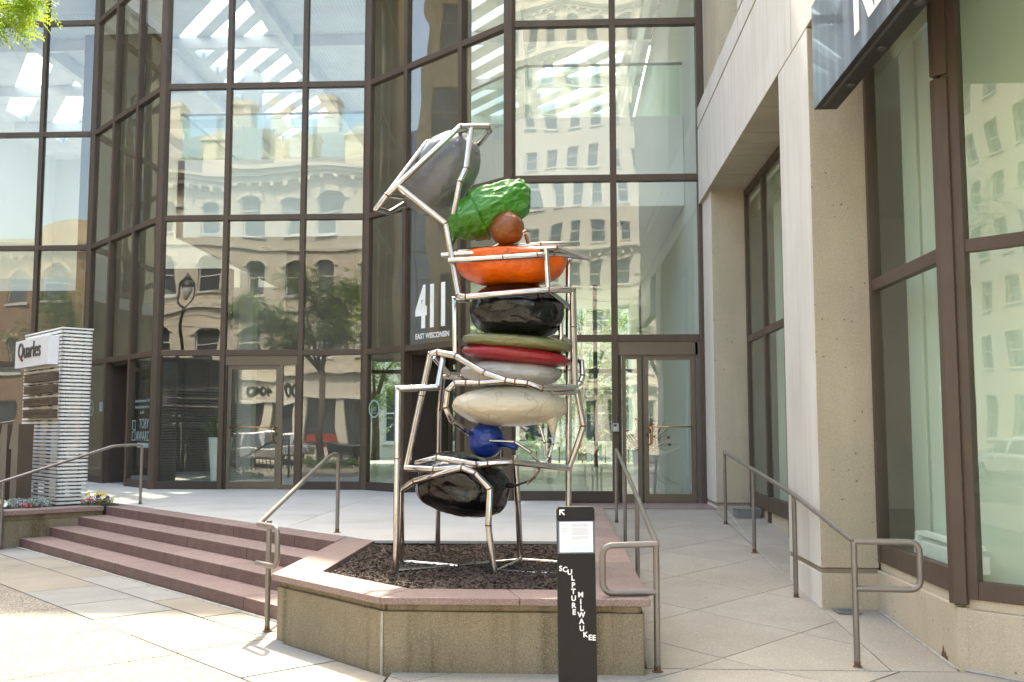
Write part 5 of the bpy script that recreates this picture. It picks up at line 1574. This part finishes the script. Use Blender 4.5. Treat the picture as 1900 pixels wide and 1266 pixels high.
FLO = [(5.0, 0.8, 3.4, True), (4.6, 0.9, 3.0, True), (4.4, 0.9, 2.6, True), (4.4, 0.9, 2.6, False), (4.2, 0.9, 2.4, True), (4.2, 0.9, 2.4, True)]
ornate('ornate tan stone block with arched windows down the street beyond the atrium', (-30.0, 19.6), (-30.0, 4.0), (-36, 12, -0.2), ((-42.0, 19.6), (-42.0, 4.0)), FLO, 6)
ornate('second ornate tan block standing behind the first one', (-32.0, 36.0), (-32.0, 21.4), (-38, 28, -0.2), ((-44.0, 36.0), (-44.0, 21.4)), FLO, 5)
bt = thing('glass_tower', 'blue glass tower rising between the two ornate blocks', 'building', (-72, 22, -0.2))
fb_ = Frame((-66, 26.5), (-66, 17.5))
MB().box(-78, -66.1, 17.5, 26.5, -0.2, 26).build('core', 'slate', bt)
for i in range(6):
    for j in range(13):
        MB().fbox(fb_, i * 1.5 + 0.04, i * 1.5 + 1.46, -0.02, 0.0, j * 2.0 + 0.05, j * 2.0 + 1.95).build('pane', 'blue_tower', bt)

# stone block behind the atrium
rb = thing('stone_building', 'pale stone block with tall windows seen through the atrium from the plaza', 'building', (-2, 52, 0.2))
fr_ = Frame((-22, 47.0), (16, 47.0))
facade_wall(rb, fr_, 0.0, [(4.6, 1.0, 2.6, False), (4.0, 1.0, 2.2, False), (4.0, 1.0, 2.2, False)], 12, 1.3, 'rear_stone', 'rear_stone')
MB().box(-22, 16, 47.4, 58, 0.0, 12.6).build('core', 'rear_stone', rb)
structure('rear_pavement', MB().box(-60, 40, 36.2, 46.9, 0.1, 0.3), 'slab_grey')

# ---------------------------------------------------------------- street lamp, wires, cars
lp = thing('street_lamp', 'black harp-style street lamp with lantern head at the kerb', 'lamp', (-15.3, -2.2, 0.0))
X, Y = -15.3, -2.2
MB().lathe((X, Y, 0.0), [(0.22, 0.0), (0.22, 0.25), (0.13, 0.4), (0.11, 1.0), (0.075, 1.2), (0.06, 6.3), (0.10, 6.35), (0.06, 6.5)], 16).build('pole', 'iron', lp, smooth=True, auto=40)
b = MB()
for s in (-1, 1):
    b.tube(arc([(X, Y, 6.45), (X + s * 0.36, Y, 6.7), (X + s * 0.36, Y, 7.5), (X, Y, 7.9)], 0.2), 0.035, 8)
b.build('harp', 'iron', lp, smooth=True)
hd2 = MB().lathe((X, Y, 6.75), [(0.08, 0.0), (0.14, 0.15), (0.25, 0.45), (0.25, 0.62), (0.1, 0.64)], 16).build('lantern_glass', 'lantern', lp, smooth=True)
MB().lathe((X, Y, 7.38), [(0.31, 0.0), (0.3, 0.1), (0.2, 0.22), (0.12, 0.3), (0.14, 0.36), (0.05, 0.46), (0.02, 0.6)], 16).build('lantern_cap', 'iron', lp, smooth=True, auto=40)
for k, y in enumerate((-7.0, -10.2)):
    pts = [(x, y, 6.6 + 0.12 * math.cos(x * 0.35)) for x in range(-60, 41, 4)]
    tag(MB().tube(pts, 0.012, 5).build('overhead_wire', 'iron'), ('overhead tram wire above the lane nearer the plaza', 'overhead tram wire above the far lane')[k], 'wire')

def car(name, label, loc, rotz, m, kind):
    t = thing(name, label, 'truck' if kind == 'pickup' else 'car', loc)
    t.rotation_euler = (0, 0, rotz)
    L, W, H = {'suv': (4.7, 1.85, 1.75), 'pickup': (5.7, 1.95, 1.85), 'sedan': (4.7, 1.82, 1.44)}[kind]
    hl, hw = L / 2, W / 2
    O = Vector(loc)
    def bld(b, nm, m_, par=t, **kw):
        me = b.mesh(nm)
        o = bpy.data.objects.new(nm, me); COL.objects.link(o); setmats(me, m_); o.parent = par
        if kw.get('smooth'):
            me.polygons.foreach_set("use_smooth", [True] * len(me.polygons)); me.set_sharp_from_angle(angle=R(45))
        if kw.get('bevel'):
            bv = o.modifiers.new('bevel', 'BEVEL'); bv.width = kw['bevel']; bv.segments = 3; bv.limit_method = 'ANGLE'; bv.angle_limit = R(25)
        return o
    if kind == 'suv':
        low = [(-hl, 0.45), (-hl + 0.05, 0.95), (hl - 1.15, 1.02), (hl - 0.2, 0.95), (hl, 0.8), (hl, 0.42)]
        top = [(-hl + 0.1, 0.95), (-hl + 0.2, H - 0.05), (-hl + 0.7, H), (hl - 1.75, H - 0.04), (hl - 1.1, 1.0)]
        wins = [(-hl + 0.35, -hl + 1.05), (-hl + 1.2, -hl + 2.1), (-hl + 2.2, -hl + 3.05)]
    elif kind == 'pickup':
        low = [(-hl, 0.5), (-hl, 1.12), (-hl + 2.1, 1.15), (hl - 1.5, 1.15), (hl - 0.15, 1.08), (hl, 0.9), (hl, 0.48)]
        top = [(-hl + 2.05, 1.1), (-hl + 2.15, H - 0.06), (-hl + 2.5, H), (hl - 2.0, H - 0.04), (hl - 1.45, 1.12)]
        wins = [(-hl + 2.3, -hl + 2.95), (-hl + 3.05, -hl + 3.75)]
    else:
        low = [(-hl, 0.4), (-hl + 0.05, 0.92), (-hl + 0.7, 0.98), (hl - 1.3, 0.95), (hl - 0.25, 0.78), (hl, 0.6), (hl, 0.35)]
        top = [(-hl + 0.55, 0.95), (-hl + 1.3, H - 0.03), (-hl + 2.0, H), (hl - 2.2, H - 0.03), (hl - 1.25, 0.93)]
        wins = [(-hl + 1.2, -hl + 2.05), (-hl + 2.15, -hl + 3.05)]
    def loft(prof, w0, w1, b):
        n = len(prof); zmin = min(z for x, z in prof); zmax = max(z for x, z in prof)
        def w(z): return w0 + (w1 - w0) * (z - zmin) / (zmax - zmin)
        vs_ = [(x, -w(z), z) for x, z in prof] + [(x, w(z), z) for x, z in prof]
        b.add(vs_, [tuple(range(n - 1, -1, -1)), tuple(range(n, 2 * n))] + [(i, (i + 1) % n, n + (i + 1) % n, n + i) for i in range(n)])
    b = MB(); loft(low, hw * 0.96, hw, b); bld(b, 'body', m, bevel=0.09, smooth=True)
    b = MB(); loft(top, hw * 0.93, hw * 0.76, b); bld(b, 'cabin', m, bevel=0.07, smooth=True)
    zt, zb = H - 0.14, 1.03 if kind != 'pickup' else 1.18
    if kind == 'sedan': zt, zb = H - 0.12, 0.98
    tz = [z for x, z in top]; zmin, zmax = min(tz), max(tz)
    for (xa, xb) in wins:
        for s in (-1, 1):
            wv = lambda z: (hw * 0.93 + (hw * 0.76 - hw * 0.93) * (z - zmin) / (zmax - zmin)) + 0.012
            b = MB().add([(xa, s * wv(zb), zb), (xb, s * wv(zb), zb), (xb - 0.08, s * wv(zt), zt), (xa + 0.08, s * wv(zt), zt)], [(0, 1, 2, 3)])
            bld(b, 'window', 'dark_pane')
    (x1, z1), (x0, z0) = top[-2], top[-1]
    off = Vector((z1 - z0, x0 - x1)).normalized() * 0.02
    a, c = 0.12, 0.9
    pa = (x0 + (x1 - x0) * a + abs(off.x), z0 + (z1 - z0) * a + abs(off.y)); pc = (x0 + (x1 - x0) * c + abs(off.x), z0 + (z1 - z0) * c + abs(off.y))
    bld(MB().add([(pa[0], -hw * 0.84, pa[1]), (pa[0], hw * 0.84, pa[1]), (pc[0], hw * 0.70, pc[1]), (pc[0], -hw * 0.70, pc[1])], [(0, 1, 2, 3)]), 'windscreen', 'dark_pane')
    if kind == 'pickup':
        bld(MB().box(-hl + 0.12, -hl + 2.0, -hw * 0.85, hw * 0.85, 1.155, 1.17), 'bed_liner', 'plastic_dark')
    for s in (-1, 1):
        bld(MB().box(hl - 0.06, hl + 0.012, s * hw * 0.8 - 0.2, s * hw * 0.8 + 0.12, 0.68, 0.84), 'headlight', 'lantern', bevel=0.02)
        bld(MB().box(-hl - 0.012, -hl + 0.06, s * hw * 0.85 - 0.1, s * hw * 0.85 + 0.1, 0.72, 1.0), 'tail_light', 'lamp_red', bevel=0.02)
        bld(MB().box(-hl + L * 0.62, -hl + L * 0.62 + 0.16, s * (hw + 0.08) - 0.09, s * (hw + 0.08) + 0.09, zb + 0.0, zb + 0.14), 'mirror', m, bevel=0.03)
        for x in (-hl + 0.9, hl - 0.9):
            wr = 0.36 if kind != 'sedan' else 0.33
            wb = MB(); wb.lathe((0, 0, -0.12), [(wr * 0.9, 0.0), (wr, 0.04), (wr, 0.2), (wr * 0.9, 0.24)], 24)
            wb.v = [(x + v[0], s * (hw - 0.1) + v[2] * s, wr + v[1]) for v in wb.v]
            wheel = bld(wb, 'wheel', 'tyre', smooth=True)
            rb_ = MB(); rb_.lathe((0, 0, 0.0), [(wr * 0.66, 0.0), (wr * 0.64, 0.03), (wr * 0.2, 0.015), (wr * 0.12, 0.04)], 20)
            rb_.v = [(x + v[0], s * (hw + 0.02) + v[2] * s, wr + v[1]) for v in rb_.v]
            bld(rb_, 'rim', 'chrome', par=wheel, smooth=True)
    bld(MB().box(hl - 0.05, hl + 0.02, -hw * 0.5, hw * 0.5, 0.55, 0.78), 'grille', 'plastic_dark')
    return t
car('parked_car', 'silver boxy SUV parked across the road in front of the cream block', (-14.6, -12.6, -0.3), 0.0, 'car_silver', 'suv')
car('pickup_truck', 'black pickup truck parked ahead of the silver SUV', (-8.4, -12.6, -0.3), 0.0, 'car_black', 'pickup')
car('parked_car', 'white sedan waiting in the lane by the near kerb', (-22.5, -5.3, -0.3), math.pi, 'car_white', 'sedan')
gf = thing('tree_guard', 'low black metal guard rail around the planting at the kerb', 'fence', (-12.2, -2.2, 0.0))
b = MB(); b.box(-13.4, -11.0, -2.22, -2.18, 0.42, 0.46); b.box(-13.4, -11.0, -2.22, -2.18, 0.08, 0.11); b.build('rail', 'iron', gf)
for i in range(17):
    MB().box(-13.4 + i * 0.147, -13.37 + i * 0.147, -2.215, -2.185, -0.02, 0.5).build('picket', 'iron', gf)
